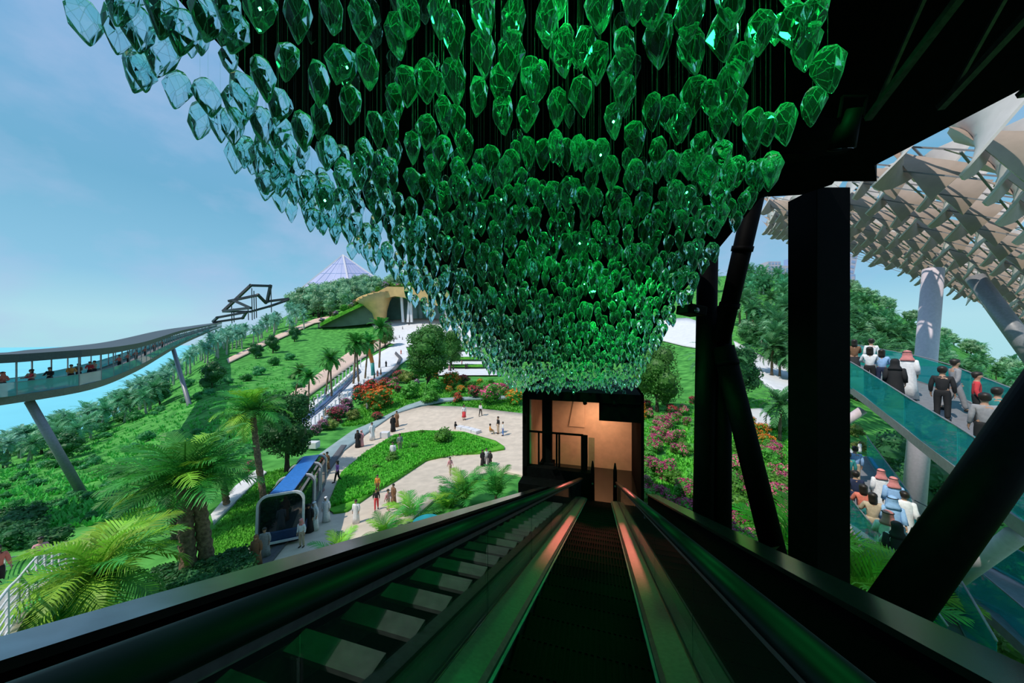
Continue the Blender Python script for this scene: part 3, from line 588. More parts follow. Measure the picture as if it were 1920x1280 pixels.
def palm_kind(ml, mb_, tr, seed, nf=26, n=9, L=.42, r0=.030, w=.034):
    tm, top = trunk_mesh(mb_, tr, r0, r0*.75, .05, seed, 8, 7); return Kind([('trunk', tm, (0, 0, 0)), ('crown', crown_mesh(ml, nf, L, n, w, seed), top)])
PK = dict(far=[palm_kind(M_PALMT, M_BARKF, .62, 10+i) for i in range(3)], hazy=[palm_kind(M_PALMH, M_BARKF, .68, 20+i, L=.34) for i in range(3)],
          mid=[palm_kind(M_PALM, M_BARK, .74, 30+i, 30, 12, .25, .017, .022) for i in range(3)], right=[palm_kind(M_PALMR, M_BARK, .60, 40+i, 30, 12, .40, .024, .028) for i in range(4)])
def tree_kind(ml, seed, R=.3, H=.78, nl=1500, sz=.022, nb=14, z0=.2, mbk=None):
    tm, top = trunk_mesh(mbk or M_BARKD, .4, .028, .02, .02, seed, 6, 7); return Kind([('trunk', tm, (0, 0, 0)), ('foliage', leafcloud(ml, blobs(nb, R, H, z0, seed), nl, sz, seed), (0, 0, 0))])
TK = dict(egg=[tree_kind(M_TREE, 50, .33, .80, 6500, .017, 18, .18), tree_kind(M_TREED, 51, .33, .80, 6500, .017, 18, .18)], olive=[tree_kind(M_OLIVEL if False else M_TREE, 52, .4, .84, 6500, .017, 18, .14)],
          pale=[tree_kind(M_TREEP, 53+i, .34, .8, 700, .035, 10, .18) for i in range(3)], round=[tree_kind(M_TREED, 57+i, .42, .86, 1300, .028, 12, .1) for i in range(2)])
def bush_kind(ml, seed, R=.55, H=.95, nl=700, sz=.06, nb=8, m2=None, f2=0): return Kind([('foliage', leafcloud(ml, blobs(nb, R, H, .02, seed), nl, sz, seed, .8, m2, f2, True), (0, 0, 0))])
BK = dict(green=[bush_kind(M_BUSH, 60+i) for i in range(3)], teal=[bush_kind(M_BUSHT, 64+i, .7) for i in range(3)], olive=[bush_kind(M_OLIVEL, 68)], dark=[bush_kind(M_TREED, 69)])
for k, c in FLOW.items(): BK[k] = [bush_kind(M_BUSH if k in ('pink', 'magenta', 'orange') else M_TREED, 70+i*7+len(k), .5, .95, 900, .05, 8, c, .62 if k in ('pink', 'magenta') else .85) for i in range(2)]
TR = random.Random(11)
def pip(x, y, poly):
    c = False; j = len(poly)-1
    for i in range(len(poly)):
        (a, b), (e, f) = poly[i], poly[j]
        if (b > y) != (f > y) and x < (e-a)*(y-b)/(f-b+1e-9)+a: c = not c
        j = i
    return c
def on_path(px, py): return any(pip(px, py, q) for q in PATHS)
def lean_at(px): return (math.radians(-7)*max(0, (900-px)/900)+math.radians(4)*max(0, (px-1300)/600), 0)
def plant(kinds, name, label, cat, px, py, hpx, group=None, wid=1, lean=None, rz=None):
    p = G(px, py); h = hpx/F*p.y
    return TR.choice(kinds).place(name, label, cat, group, p-Vector((0, 0, .03*h)), h, rz if rz is not None else TR.uniform(0, 6.28), lean or lean_at(px), wid)
# --- single trees the picture shows on their own
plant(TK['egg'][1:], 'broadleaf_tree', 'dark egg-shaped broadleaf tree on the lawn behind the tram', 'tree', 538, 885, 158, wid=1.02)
plant(TK['egg'][:1], 'broadleaf_tree', 'large egg-shaped green tree left of the white avenue', 'tree', 803, 730, 124, wid=1.18)
plant(TK['egg'][:1], 'broadleaf_tree', 'smaller round tree right behind the large egg-shaped tree', 'tree', 846, 692, 74, wid=1.15)
plant(TK['egg'][:1], 'broadleaf_tree', 'lone round tree in front of the white forecourt', 'tree', 722, 652, 46, wid=1.2)
plant(TK['olive'], 'broadleaf_tree', 'broad dark green tree right of the doorway portal', 'tree', 1232, 772, 128, wid=.95)
plant(TK['egg'][1:], 'broadleaf_tree', 'dark round tree between the twin and square columns', 'tree', 1385, 762, 120, wid=1.0)
plant(TK['round'], 'broadleaf_tree', 'small dark tree on the left meadow beneath the far bridge', 'tree', 396, 732, 58)
plant(TK['round'], 'broadleaf_tree', 'round bushy tree on the left meadow near bridge support', 'tree', 300, 758, 46, wid=1.2)
plant(TK['round'], 'broadleaf_tree', 'teal bushy tree beside the thick leaning bridge support', 'tree', 118, 862, 52, wid=1.3)
plant(TK['round'], 'broadleaf_tree', 'small round tree on the slope above the tall palms', 'tree', 512, 662, 36)
plant(TK['round'], 'broadleaf_tree', 'small round tree beside the pale upper path', 'tree', 480, 672, 30, wid=1.2)
plant(TK['round'], 'broadleaf_tree', 'small cone-shaped tree left of the cave pavilion', 'tree', 552, 640, 30)
# --- tall palms in the middle distance
for px, py, h, lab in ((577, 770, 92, 'palm leaning left of pink road, lowest of the road palms'), (552, 752, 80, 'bushy palm half hidden behind the dark egg-shaped tree'), (622, 748, 108, 'tall slim palm at the near end of the palm row'),
   (610, 742, 100, 'slim palm second in the row along white terrace'), (662, 722, 112, 'slim palm left of the orange funnel sculpture'), (673, 718, 106, 'slim palm nearest behind the orange funnel sculpture'),
   (684, 712, 100, 'slim palm just left above the funnel sculpture top'), (711, 692, 110, 'tallest slim palm right of the orange funnel sculpture')):
    plant(PK['mid'], 'palm_tree', lab, 'palm', px, py, h, 'palms along the white terrace', lean=(math.radians(-6), 0))
for px, py, h, lab in ((1462, 826, 122, 'palm with thick trunk just left of square black column'), (1447, 706, 96, 'tall palm on the garden path left of square column'), (1462, 708, 88, 'palm standing second in the pair on the garden path'), (1492, 722, 100, 'palm partly hidden by square black column'),
   (1345, 760, 150, 'palm with arching yellow fronds behind the twin columns'), (1411, 616, 66, 'palm on the slope beside the leaning tube'), (1425, 640, 56, 'lower palm on the slope right of leaning tube'), (1466, 600, 60, 'palm high on the slope left of square column')):
    plant(PK['right'], 'palm_tree', lab, 'palm', px, py, h, 'palms between the black columns')
# --- close palms with every frond a part
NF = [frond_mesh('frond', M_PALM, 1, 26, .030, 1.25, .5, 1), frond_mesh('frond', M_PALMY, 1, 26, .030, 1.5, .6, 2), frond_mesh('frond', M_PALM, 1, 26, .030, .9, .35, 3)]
def close_palm(label, base, tr, L, nf, seed, trunk_r=.17, lean=(0, 0), up=80, down=-40, sunny=.4, bark=M_BARK, wid=1):  # sunny: share of fronds coloured as if sunlit
    r = random.Random(seed); o = thing('palm_tree', label, 'palm', base, 0, 'close palms below the handrail'); o.rotation_euler = (lean[1], lean[0], 0)
    tm, top = trunk_mesh(bark, max(tr, .15), trunk_r, trunk_r*.85, .03, seed, 22, 12, .10); link('trunk', tm, o)
    for i in range(nf):
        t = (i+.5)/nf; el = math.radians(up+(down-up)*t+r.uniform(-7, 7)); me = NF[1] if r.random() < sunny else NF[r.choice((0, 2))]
        c = link('frond', me, o); c.location = top; c.rotation_euler = (r.uniform(-.25, .25), -el+.45, i*2.39996+r.uniform(-.2, .2)); k = L*r.uniform(.85, 1.1); c.scale = (k, k, k)
    return o
def cp(px, py, d): p = P(px, py, d); return p
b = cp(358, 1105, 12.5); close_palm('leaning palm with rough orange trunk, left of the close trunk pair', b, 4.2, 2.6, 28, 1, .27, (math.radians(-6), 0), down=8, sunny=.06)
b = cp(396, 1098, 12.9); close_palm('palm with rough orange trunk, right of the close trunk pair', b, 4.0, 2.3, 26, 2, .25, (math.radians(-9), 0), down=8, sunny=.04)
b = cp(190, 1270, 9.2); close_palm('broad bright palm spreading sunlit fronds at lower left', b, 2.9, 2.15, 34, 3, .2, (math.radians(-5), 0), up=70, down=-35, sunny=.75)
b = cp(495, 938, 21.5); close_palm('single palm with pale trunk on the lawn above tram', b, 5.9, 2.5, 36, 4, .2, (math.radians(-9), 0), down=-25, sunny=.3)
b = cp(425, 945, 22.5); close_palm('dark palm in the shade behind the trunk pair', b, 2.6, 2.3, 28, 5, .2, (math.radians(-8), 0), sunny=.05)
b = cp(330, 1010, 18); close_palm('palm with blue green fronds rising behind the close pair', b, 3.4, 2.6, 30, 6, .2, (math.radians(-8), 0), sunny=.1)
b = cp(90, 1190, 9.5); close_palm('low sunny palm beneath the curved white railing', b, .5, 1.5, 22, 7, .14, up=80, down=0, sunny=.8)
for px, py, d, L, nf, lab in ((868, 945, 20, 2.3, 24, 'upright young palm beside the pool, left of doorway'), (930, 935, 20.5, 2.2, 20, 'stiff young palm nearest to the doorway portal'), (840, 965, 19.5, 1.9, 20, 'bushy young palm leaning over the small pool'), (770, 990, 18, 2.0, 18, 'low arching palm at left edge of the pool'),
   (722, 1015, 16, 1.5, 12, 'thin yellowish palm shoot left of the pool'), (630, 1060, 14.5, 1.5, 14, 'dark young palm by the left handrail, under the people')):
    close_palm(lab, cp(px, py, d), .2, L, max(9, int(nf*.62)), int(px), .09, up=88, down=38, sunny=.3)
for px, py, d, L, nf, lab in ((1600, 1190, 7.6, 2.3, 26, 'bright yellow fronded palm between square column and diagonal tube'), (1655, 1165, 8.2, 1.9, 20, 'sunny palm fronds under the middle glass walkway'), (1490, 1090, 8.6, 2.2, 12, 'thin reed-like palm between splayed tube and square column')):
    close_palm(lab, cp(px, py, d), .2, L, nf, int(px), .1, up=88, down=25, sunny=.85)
# --- left ridge: palms and pale trees by the hundred
RIDGE = 'palms on the left ridge'
n = 0
while n < 46:                                          # near end of the ridge
    px = TR.uniform(-30, 300); d = TR.uniform(44, 84)*(1+px/700); p = gpt(px, d); py = gy(px, d)
    if on_path(px, py): continue
    o = TR.choice(PK['far']).place('palm_tree', 'teal palm in the row crowning the left end of hill', 'palm', RIDGE, p, TR.uniform(3.6, 5.2)*(1+px/420), TR.uniform(0, 6.28), lean_at(px)); n += 1
n = 0
while n < 50:
    px = TR.uniform(250, 580); c = np.interp(px, [250, 400, 550], [118, 165, 250]); d = c*TR.uniform(.72, 1.06); py = gy(px, d)
    if on_path(px, py): continue
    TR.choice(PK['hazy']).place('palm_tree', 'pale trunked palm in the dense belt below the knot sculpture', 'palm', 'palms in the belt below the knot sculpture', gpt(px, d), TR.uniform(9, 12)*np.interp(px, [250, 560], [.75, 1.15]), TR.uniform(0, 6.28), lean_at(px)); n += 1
n = 0
while n < 70:
    px = TR.uniform(548, 800); d = TR.uniform(225, 330); py = gy(px, d)
    if px > 690 and d < 250: continue
    TR.choice(TK['pale']).place('broadleaf_tree', 'pale round tree in the grove left of cave pavilion', 'tree', 'pale trees in the grove by the pavilion', gpt(px, d), TR.uniform(15, 24), TR.uniform(0, 6.28), lean_at(px), TR.uniform(.9, 1.25)); n += 1
n = 0
while n < 26:
    px = TR.uniform(0, 330); d = np.interp(px, [0, 330], [62, 120])*TR.uniform(.7, 1.0)
    TR.choice(TK['pale']).place('shrub', 'pale leafy shrub between ridge palms at far left', 'shrub', 'pale shrubs among the ridge palms', gpt(px, d), TR.uniform(2, 3.6)*(1+px/400), TR.uniform(0, 6.28), (0, 0), 1.5); n += 1
# --- meadow shrubs
MEADOW = [(0, 880), (150, 830), (300, 740), (430, 690), (560, 660), (560, 730), (470, 850), (330, 960), (0, 1010)]
n = 0
while n < 95:
    px, py = TR.uniform(0, 560), TR.uniform(660, 1000)
    if not pip(px, py, MEADOW) or on_path(px, py): continue
    plant(BK['teal'], 'shrub', 'low rounded green shrub dotted over the left meadow', 'shrub', px, py, TR.uniform(8, 17)*(1 if py < 800 else 1.15), 'shrubs on the left meadow', wid=TR.uniform(1.0, 1.5)); n += 1
for i in range(22):
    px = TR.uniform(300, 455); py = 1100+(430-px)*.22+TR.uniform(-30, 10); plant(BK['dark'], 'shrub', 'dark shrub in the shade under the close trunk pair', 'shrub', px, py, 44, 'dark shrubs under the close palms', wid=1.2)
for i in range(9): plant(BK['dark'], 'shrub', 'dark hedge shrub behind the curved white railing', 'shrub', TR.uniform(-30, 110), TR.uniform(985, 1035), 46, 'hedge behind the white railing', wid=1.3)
# --- flower beds beside the plaza
FB = [(680,757,36,'red','bright red shrub, largest on the slope left of plaza'),(692,742,30,'red','bright red shrub behind the largest red one'),(674,742,24,'darkred','dark red shrub at top of the left flower slope'),(650,770,26,'purple','purple grey shrub at far left of flower slope'),(711,768,50,'orange','tall rusty orange shrub in the middle of left slope'),(712,733,22,'red','red shrub above the tall rusty one'),(748,718,26,'darkred','dark red shrub by the curving track'),(764,718,24,'olive','olive shrub left of the large tree trunk'),(738,728,22,'pink','pink shrub beside the curving track'),(724,726,20,'darkred','small dark red shrub below the track edge'),(746,736,14,'darkred','tiny dark shrub among green ones'),(769,748,32,'green','green bush on the lawn left of two stacked bushes'),(812,738,26,'green','green bush above its twin near the blue path'),(807,758,30,'green','green bush at the blue path bend'),(812,716,24,'orange','orange bush right below the large tree'),(847,728,34,'orange','tall bright orange shrub in front of the avenue'),(869,724,24,'darkred','dark red shrub right of the tall orange one'),(842,736,14,'orange','low orange shrub left part of low row'),(864,736,16,'orange','low orange shrub right part of low row'),(858,754,18,'red','low coral red shrub on the lawn by the path'),(890,748,28,'darkred','crimson shrub left of the large pink bush'),(918,758,40,'pink','large pink flowering bush near the doorway'),(944,744,28,'magenta','dark magenta bush right of the large pink one'),(966,758,34,'orange','orange bush touching the portal edge'),(707,790,20,'darkred','brown red shrub low beside the blue path'),(695,766,20,'olive','olive shrub between red and rusty shrubs'),(778,716,22,'darkred','dark red shrub left under the large tree'),(780,724,14,'mauve','mauve flowers under the large tree'),(900,722,14,'orange','small orange shrub far by the avenue edge'),(662,788,22,'olive','olive shrub at lower left of flower slope'),
 (830,835,32,'green','big green bush on the grass island'),(738,838,20,'green','small green bush at the island top edge'),(776,845,16,'green','small round bush on the middle of island'),(735,870,22,'green','green bush at left of the island'),(705,885,16,'green','low bush low on the left island'),(790,818,12,'green','tiny bush at the island top'),
 (592,815,20,'purple','purple shrub by the white terrace foot'),(606,806,22,'purple','second purple shrub by the white terrace'),(575,826,22,'dark','dark shrub right of the dark egg tree'),(628,792,30,'darkred','dark red shrub at terrace bend'),(640,782,26,'purple','plum shrub between terrace and red shrubs'),(622,805,20,'olive','olive shrub at the terrace bend'),
 (455,895,18,'magenta','magenta flowers beside the valley path'),(470,880,18,'magenta','magenta flowers near the single palm trunk')]
for px, py, h, k, lab in FB: plant(BK[k], 'flowering_shrub' if k not in ('green', 'dark', 'olive') else 'shrub', lab, 'shrub', px, py, h, wid=1.25)
for i in range(16):
    px, py = TR.uniform(760, 965), TR.uniform(712, 745); plant(BK['green'], 'shrub', 'low green shrub in the bed before the white avenue', 'shrub', px, py, TR.uniform(8, 14), 'green shrubs in the plaza bed', wid=1.6)
RG = [('magenta', 'magenta flowering bush on the sunny lawn right of doorway', 'magenta bushes right of the doorway', 22, (1196, 1300), (775, 1000)), ('pink', 'pink flowering bush on the sunny lawn right of doorway', 'pink bushes right of the doorway', 13, (1196, 1300), (775, 985)),
 ('green', 'green bush on the sunny lawn right of doorway', 'green bushes right of the doorway', 14, (1196, 1310), (800, 1000)), ('darkred', 'dark red bush near the tree right of doorway', 'dark red bushes right of the doorway', 6, (1200, 1300), (745, 785)), ('orange', 'orange bush beside the right edge of the portal', 'orange bushes by the portal', 4, (1192, 1206), (770, 800)),
 ('magenta', 'magenta flowering bush between the dark columns', 'magenta bushes between the columns', 24, (1370, 1500), (840, 1060)), ('pink', 'pink flowering bush between the dark columns', 'pink bushes between the columns', 16, (1370, 1500), (850, 1080)), ('green', 'green bush between the dark columns', 'green bushes between the columns', 26, (1365, 1505), (800, 1090)), ('orange', 'orange bush between the dark columns', 'orange bushes between the columns', 6, (1400, 1450), (800, 850)),
 ('green', 'green bush in the garden beneath the glass walkways', 'green bushes beneath the walkways', 60, (1565, 1800), (860, 1060)), ('olive', 'yellow green bush beneath the glass walkways', 'yellow green bushes beneath the walkways', 28, (1570, 1920), (800, 1300)), ('darkred', 'red leaved bush at the lower right edge', 'red bushes at lower right', 6, (1880, 1960), (1240, 1290)), ('green', 'green bush beside the grey walk at lower right', 'green bushes at lower right', 30, (1800, 1960), (1060, 1290))]
for k, lab, grp, cnt, xr, yr in RG:
    for i in range(cnt):
        for _ in range(20):
            px, py = TR.uniform(*xr), TR.uniform(*yr)
            if not on_path(px, py): break
        plant(BK[k], 'flowering_shrub' if k in FLOW else 'shrub', lab, 'shrub', px, py, np.interp(py, [740, 900, 1050, 1300], [18, 34, 60, 80])*TR.uniform(.7, 1.15), grp, wid=1.15)
# --- right hillside
HILL = [(1385, 530), (1500, 530), (1600, 560), (1760, 640), (1930, 700), (1930, 860), (1800, 830), (1600, 760), (1500, 720), (1385, 650)]
n = 0; tries = 0
while n < 140 and tries < 6000:
    tries += 1; px, py = TR.uniform(1300, 1940), TR.uniform(525, 860)
    if not pip(px, py, HILL) or on_path(px, py): continue
    near = np.interp(py-np.interp(px, [1400, 1600, 1750, 1920], [512, 535, 625, 712]), [0, 40, 90, 180], [22, 40, 66, 92])
    plant(PK['right'] if near > 30 else PK['far'], 'palm_tree', 'green palm in the dense grove covering the right hillside', 'palm', px, py, near*TR.uniform(.8, 1.2), 'palms on the right hillside'); n += 1
n = 0
while n < 130:
    px, py = TR.uniform(1385, 1940), TR.uniform(520, 860)
    if not pip(px, py, HILL) or on_path(px, py): continue
    near = np.interp(py-np.interp(px, [1400, 1600, 1750, 1920], [512, 535, 625, 712]), [0, 60, 180], [12, 26, 46])
    plant(TK['round'] if n % 3 else TK['pale'], 'broadleaf_tree', 'bushy round tree among the palms of right hillside', 'tree', px, py, near*TR.uniform(.8, 1.3), 'round trees on the right hillside', wid=1.3); n += 1
for i in range(26):
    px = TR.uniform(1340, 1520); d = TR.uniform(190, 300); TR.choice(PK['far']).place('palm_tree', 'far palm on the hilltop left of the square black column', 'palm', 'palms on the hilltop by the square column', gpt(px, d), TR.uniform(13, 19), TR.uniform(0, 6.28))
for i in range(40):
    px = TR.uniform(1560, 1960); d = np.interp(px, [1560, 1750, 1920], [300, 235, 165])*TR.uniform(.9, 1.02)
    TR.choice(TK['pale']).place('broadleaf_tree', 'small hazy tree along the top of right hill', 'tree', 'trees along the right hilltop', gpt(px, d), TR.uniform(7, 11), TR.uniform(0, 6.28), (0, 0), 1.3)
for px, py, h in ((1720, 1000, 150), (1770, 960, 170), (1830, 1000, 150), (1690, 930, 120), (1905, 930, 150)): plant(TK['round'], 'broadleaf_tree', 'dark tree shading the garden behind middle glass walkway', 'tree', px, py, h, 'dark trees behind the walkways', wid=1.1)
def joined_palms(name, label, kinds, spots, lm):
    V = []; VB = []; FB_ = []
    for p, h in spots:
        k = TR.choice(kinds); a = TR.uniform(0, 6.28); R = np.array(Matrix.Rotation(a, 3, 'Z'))*h
        me, top = k.parts[1][1], np.array(k.parts[1][2]); v = np.empty(len(me.vertices)*3, dtype=np.float32); me.vertices.foreach_get('co', v); V.append((v.reshape(-1, 3)+top)@R.T+np.array(p))
        me = k.parts[0][1]; v = np.empty(len(me.vertices)*3, dtype=np.float32); me.vertices.foreach_get('co', v); b = sum(map(len, VB)); VB.append(v.reshape(-1, 3)@R.T+np.array(p)); FB_ += [[q+b for q in pl.vertices] for pl in me.polygons]
    V = np.concatenate(V); o = setp(link(name, quadmesh(name, V, len(V)//4, lm)), label, 'palms', kind='stuff')
    me = bpy.data.meshes.new('trunks'); me.from_pydata(np.concatenate(VB).tolist(), [], FB_); me.materials.append(M_BARKF); setp(link('trunks', me, o), kind='stuff')
sp = []
while len(sp) < 60:
    px = TR.uniform(-30, 570); d = np.interp(px, [0, 250, 400, 550], [62, 100, 150, 230])*TR.uniform(.75, 1.12)
    if not on_path(px, gy(px, d)): sp.append((gpt(px, d), TR.uniform(4, 5.5)*np.interp(px, [0, 250, 560], [1, 1.7, 2.4])))
joined_palms('ridge_palms', 'many more small palms filling the left ridge', PK['hazy'], sp, M_PALMH)
sp = []
while len(sp) < 150:
    px, py = TR.uniform(1385, 1940), TR.uniform(515, 800)
    if pip(px, py, HILL) and not on_path(px, py): g = G(px, py); sp.append((g, g.y/F*TR.uniform(24, 46)*(.6 if py < 600 else 1)))
joined_palms('hillside_palms', 'many more palms filling the grove on right hillside', PK['far'], sp, M_PALMT)
# --- tufts of taller grass over the lawns (nobody could count them)
def tufts(name, label, m, poly, cnt, hgt, seed, avoid=True, lo=(0, 0)):
    r = random.Random(seed); xs = [a for a, _ in poly]; ys = [b for _, b in poly]; V = []; k = 0
    while k < cnt:
        px, py = r.uniform(min(xs), max(xs)), r.uniform(min(ys), max(ys))
        if not pip(px, py, poly) or (avoid and on_path(px, py)): continue
        p = G(px, py); k += 1
        if not avoid: p.z += .06+.009*p.y
        for j in range(6):
            a = r.uniform(0, 6.28); b = p+Vector((math.cos(a), math.sin(a), 0))*r.uniform(0, hgt*.9); h = hgt*r.uniform(.5, 1.2); w = Vector((-math.sin(a), math.cos(a), 0))*hgt*.28; t = b+Vector((math.cos(a)*.5*h, math.sin(a)*.5*h, h))
            V += [b-w, b+w, t+w*.3, t-w*.3]
    setp(link(name, quadmesh(name, V, len(V)//4, m)), label, 'grass', kind='stuff')
tufts('meadow_tufts', 'tufty green grass over the left meadow', leaf('tuft_teal', (.06, .34, .05), .1, .2), MEADOW, 2000, .36, 1)
tufts('lawn_tufts', 'short bright grass on the lawn around the tram', leaf('tuft_lawn', (.09, .36, .03), .1, .2), [(380, 1110), (400, 1000), (490, 890), (560, 870), (600, 880), (520, 1000), (440, 1090)], 4200, .16, 2)
tufts('island_tufts', 'short bright grass on the plaza island', MATS['tuft_lawn'], [(620, 958), (645, 890), (690, 852), (740, 822), (790, 815), (870, 818), (935, 842), (890, 855), (800, 866), (700, 930)], 5200, .2, 3, False)
tufts('bed_tufts', 'bright grass between the flower shrubs', MATS['tuft_lawn'], [(640, 800), (700, 740), (780, 720), (960, 712), (975, 775), (870, 762), (800, 752), (700, 795)], 2600, .32, 4)
tufts('garden_tufts', 'bright grass right of the doorway and between columns', MATS['tuft_lawn'], [(1192, 760), (1500, 740), (1510, 1080), (1330, 1040), (1192, 900)], 3600, .26, 5)
#@@PART4
# ------------------------------------------------------------------ walkways: deck, fascia, panes, rails, roof
def PD(l): return crom([Vector((a, b, math.log(d))) for a, b, d in l], 60)
def curve3(l, n): q = crom([Vector((a, b, math.log(d))) for a, b, d in l], n); return [P(v.x, v.y, math.exp(v.z)) for v in q]
def resample(pts, step):
    L_ = [0]
    for a, b in zip(pts, pts[1:]): L_.append(L_[-1]+(b-a).length)
    n = max(2, int(L_[-1]/step)); out = []; j = 0
    for i in range(n+1):
        t = L_[-1]*i/n
        while j < len(pts)-2 and L_[j+1] < t: j += 1
        u = (t-L_[j])/max(L_[j+1]-L_[j], 1e-9); out.append(pts[j].lerp(pts[j+1], u))
    return out
def normals(pts):
    N = []
    for i in range(len(pts)):
        d = pts[min(i+1, len(pts)-1)]-pts[max(i-1, 0)]; n = Vector((d.y, -d.x, 0)).normalized()
        if n.dot(Vector((pts[len(pts)//2].x, pts[len(pts)//2].y, 0))) < 0: n = -n
        N.append(n)
    if sum((N[i].dot(N[0]) < 0) for i in range(len(N))): 
        for i in range(1, len(N)):
            if N[i].dot(N[i-1]) < 0: N[i] = -N[i]
    return N
def band(name, pts, N, o0, o1, z0, z1, m, parent, smooth=False):       # box section pushed along a path
    return MB().loft([[p+n*o0+UPV*z0, p+n*o1+UPV*z0, p+n*o1+UPV*z1, p+n*o0+UPV*z1] for p, n in zip(pts, N)]).build(name, m, parent, smooth)
def walkway(label, l, width, fas, gl, step, glass, m_f, m_d, roof=None, far=True, name='glass_walkway', taper=1):
    raw = curve3(l, 120); pts = resample(raw, step); N = normals(pts); fine = resample(raw, step/3); NF_ = normals(fine)
    N = [n*(1+(taper-1)*i/(len(N)-1)) for i, n in enumerate(N)]; NF_ = [n*(1+(taper-1)*i/(len(NF_)-1)) for i, n in enumerate(NF_)]
    t = thing(name, label, 'walkway'); band('deck', fine, NF_, .06, width-.06, fas-.14, fas, m_d, t); band('fascia', fine, NF_, 0, .12, 0, fas+.04, m_f, t); band('fascia', fine, NF_, width-.12, width, 0, fas+.04, m_f, t)
    for sd, off in ((0, .03), (1, width-.06)):
        if sd and not far: continue
        for i in range(len(pts)-1):
            a, b = pts[i].lerp(pts[i+1], .008), pts[i].lerp(pts[i+1], .992); na = N[i]; nb = N[i+1]
            MB().loft([[p+n*off+UPV*fas, p+n*(off+.025)+UPV*fas, p+n*(off+.025)+UPV*(fas+gl), p+n*off+UPV*(fas+gl)] for p, n in ((a, na), (b, nb))]).build('glass_pane', glass, t)
        MB().tube([p+n*off+UPV*(fas+gl+.01) for p, n in zip(fine, NF_)], .022, 6).build('top_rail', M_GREYST, t, True)
    if roof:
        band('roof', fine, NF_, -.15, width+.15, roof-.62, roof, M_BRIDGEGREY, t)
        for i in range(len(pts)):
            for off in (.05, width-.1):
                p = pts[i]+N[i]*off; MB().bar(p+UPV*fas, p+UPV*(roof-.6), .07, .07).build('post', M_GREYST, t)
    return t, fine, NF_
sb, sbp, sbn = walkway('long covered footbridge with dark roof crossing the sea at left', [(-140, 772, 18), (-60, 768, 20.5), (0, 760, 23), (160, 733, 28), (250, 699, 40), (330, 652, 72), (380, 628, 130), (416, 613, 250)], 3.0, .55, 1.0, 3.6, M_CLEARB, M_OLIVE, M_GREYST, roof=3.65, name='covered_footbridge')
for (a, b, d0, d1, r, lab) in (((55, 752), (150, 918), 25.0, 27.5, .30, 'support'), ((325, 655), (367, 800), 70, 62, .42, 'support')):
    q0, q1 = P(*a, d0), P(*b, d1); q1 = q1+(q1-q0)*.15; MB().tube([q0, q1], [r*.85, r], 14).build('support', M_GREYST, sb, True)
up, upp, upn = walkway('uppermost teal glass walkway with people on it at right', [(1490, 690, 17.5), (1565, 720, 14.5), (1617, 755, 12.5), (1714, 835, 9.6), (1808, 912, 7.6), (1883, 981, 6.5), (1950, 1030, 5.7)], 2.8, .25, 1.05, 2.6, M_TEAL, M_GREYST, M_GREYST)
mp_, mpp, mpn = walkway('middle teal glass walkway crowded with people behind diagonal tube', [(1500, 850, 17), (1566, 948, 13), (1596, 1005, 11), (1657, 1102, 8.6), (1737, 1235, 6.6), (1775, 1300, 6.0)], 2.6, .22, 1.05, 2.2, M_TEAL, M_GREYST, M_GREYST, taper=.22)
lp, lpp, lpn = walkway('lowest teal glass walkway at lower right corner', [(1640, 1010, 13), (1777, 1102, 11), (1850, 1165, 9.6), (1925, 1235, 8.8), (2020, 1320, 8)], 2.4, .25, 1.05, 2.4, M_TEAL, M_GREYST, M_GREYST)
def strut(par, a, b, r): MB().tube([P(*a), P(*b)], r, 18).build('strut', M_PINKW, par, True)
strut(up, (1552, 812, 13.5), (1618, 768, 13), .16); strut(mp_, (1552, 1018, 10.6), (1600, 988, 11.2), .15); strut(up, (1790, 1088, 8.6), (1905, 1002, 7.2), .17)
# ------------------------------------------------------------------ shade canopy of twisted sails
CA, CB, CC = 8.14, -.407, .552
can = thing('shade_canopy', 'pale canopy of twisted tan fabric sails over the right side', 'canopy')
def sail_mesh(seed):
    r = random.Random(seed); mb = MB(); n = 7
    def sheet(f, mm):
        V = [f(i/(n-1), j/(n-1)) for i in range(n) for j in range(n)]
        nrm = (V[n-1]-V[0]).cross(V[n*(n-1)]-V[0]).normalized()*.012
        q = [(i*n+j, (i+1)*n+j, (i+1)*n+j+1, i*n+j+1) for i in range(n-1) for j in range(n-1)]
        rim = [j for j in range(n)]+[i*n+n-1 for i in range(1, n)]+[(n-1)*n+j for j in range(n-2, -1, -1)]+[i*n for i in range(n-2, 0, -1)]; N_ = n*n
        o = len(mb.v); A = [v+nrm for v in V]; B = [v-nrm for v in V]
        mb.mi = mm[1]; mb.add(A, q); mb.mi = mm[0]; mb.add(B, [tuple(reversed(t)) for t in q]); N2 = len(rim)
        mb.mi = 1; mb.add([A[k] for k in rim]+[B[k] for k in rim], [(k, (k+1) % N2, (k+1) % N2+N2, k+N2) for k in range(N2)])
    def scoop(u, v):                                    # upright edge twisting into a flat pointed tip
        w = .62*(1-u)**.8+.34*math.sin(PI*u)*.6+.01; a = math.radians(90*min(1, u*1.35)); s_ = (v-.5)*w
        return Vector((-.62+1.35*u, -.10+s_*math.sin(a)+.10*math.sin(PI*u), s_*math.cos(a)*1.6+.16*u*u-.05))
    def blade(u, v):
        w = .50*(1-u)**.9+.02; a = math.radians(95*u); s_ = (v-.5)*w
        return Vector((.05+s_*math.sin(a), -.66+1.2*u, s_*math.cos(a)-.10+.22*u))
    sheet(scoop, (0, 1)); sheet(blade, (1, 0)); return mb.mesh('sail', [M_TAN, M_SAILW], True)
SM = [sail_mesh(i) for i in range(3)]
U = Vector((1, 0, CB)).normalized(); Vv = Vector((0, 1, CC)); Vv = (Vv-U*Vv.dot(U)).normalized(); Wn = U.cross(Vv)
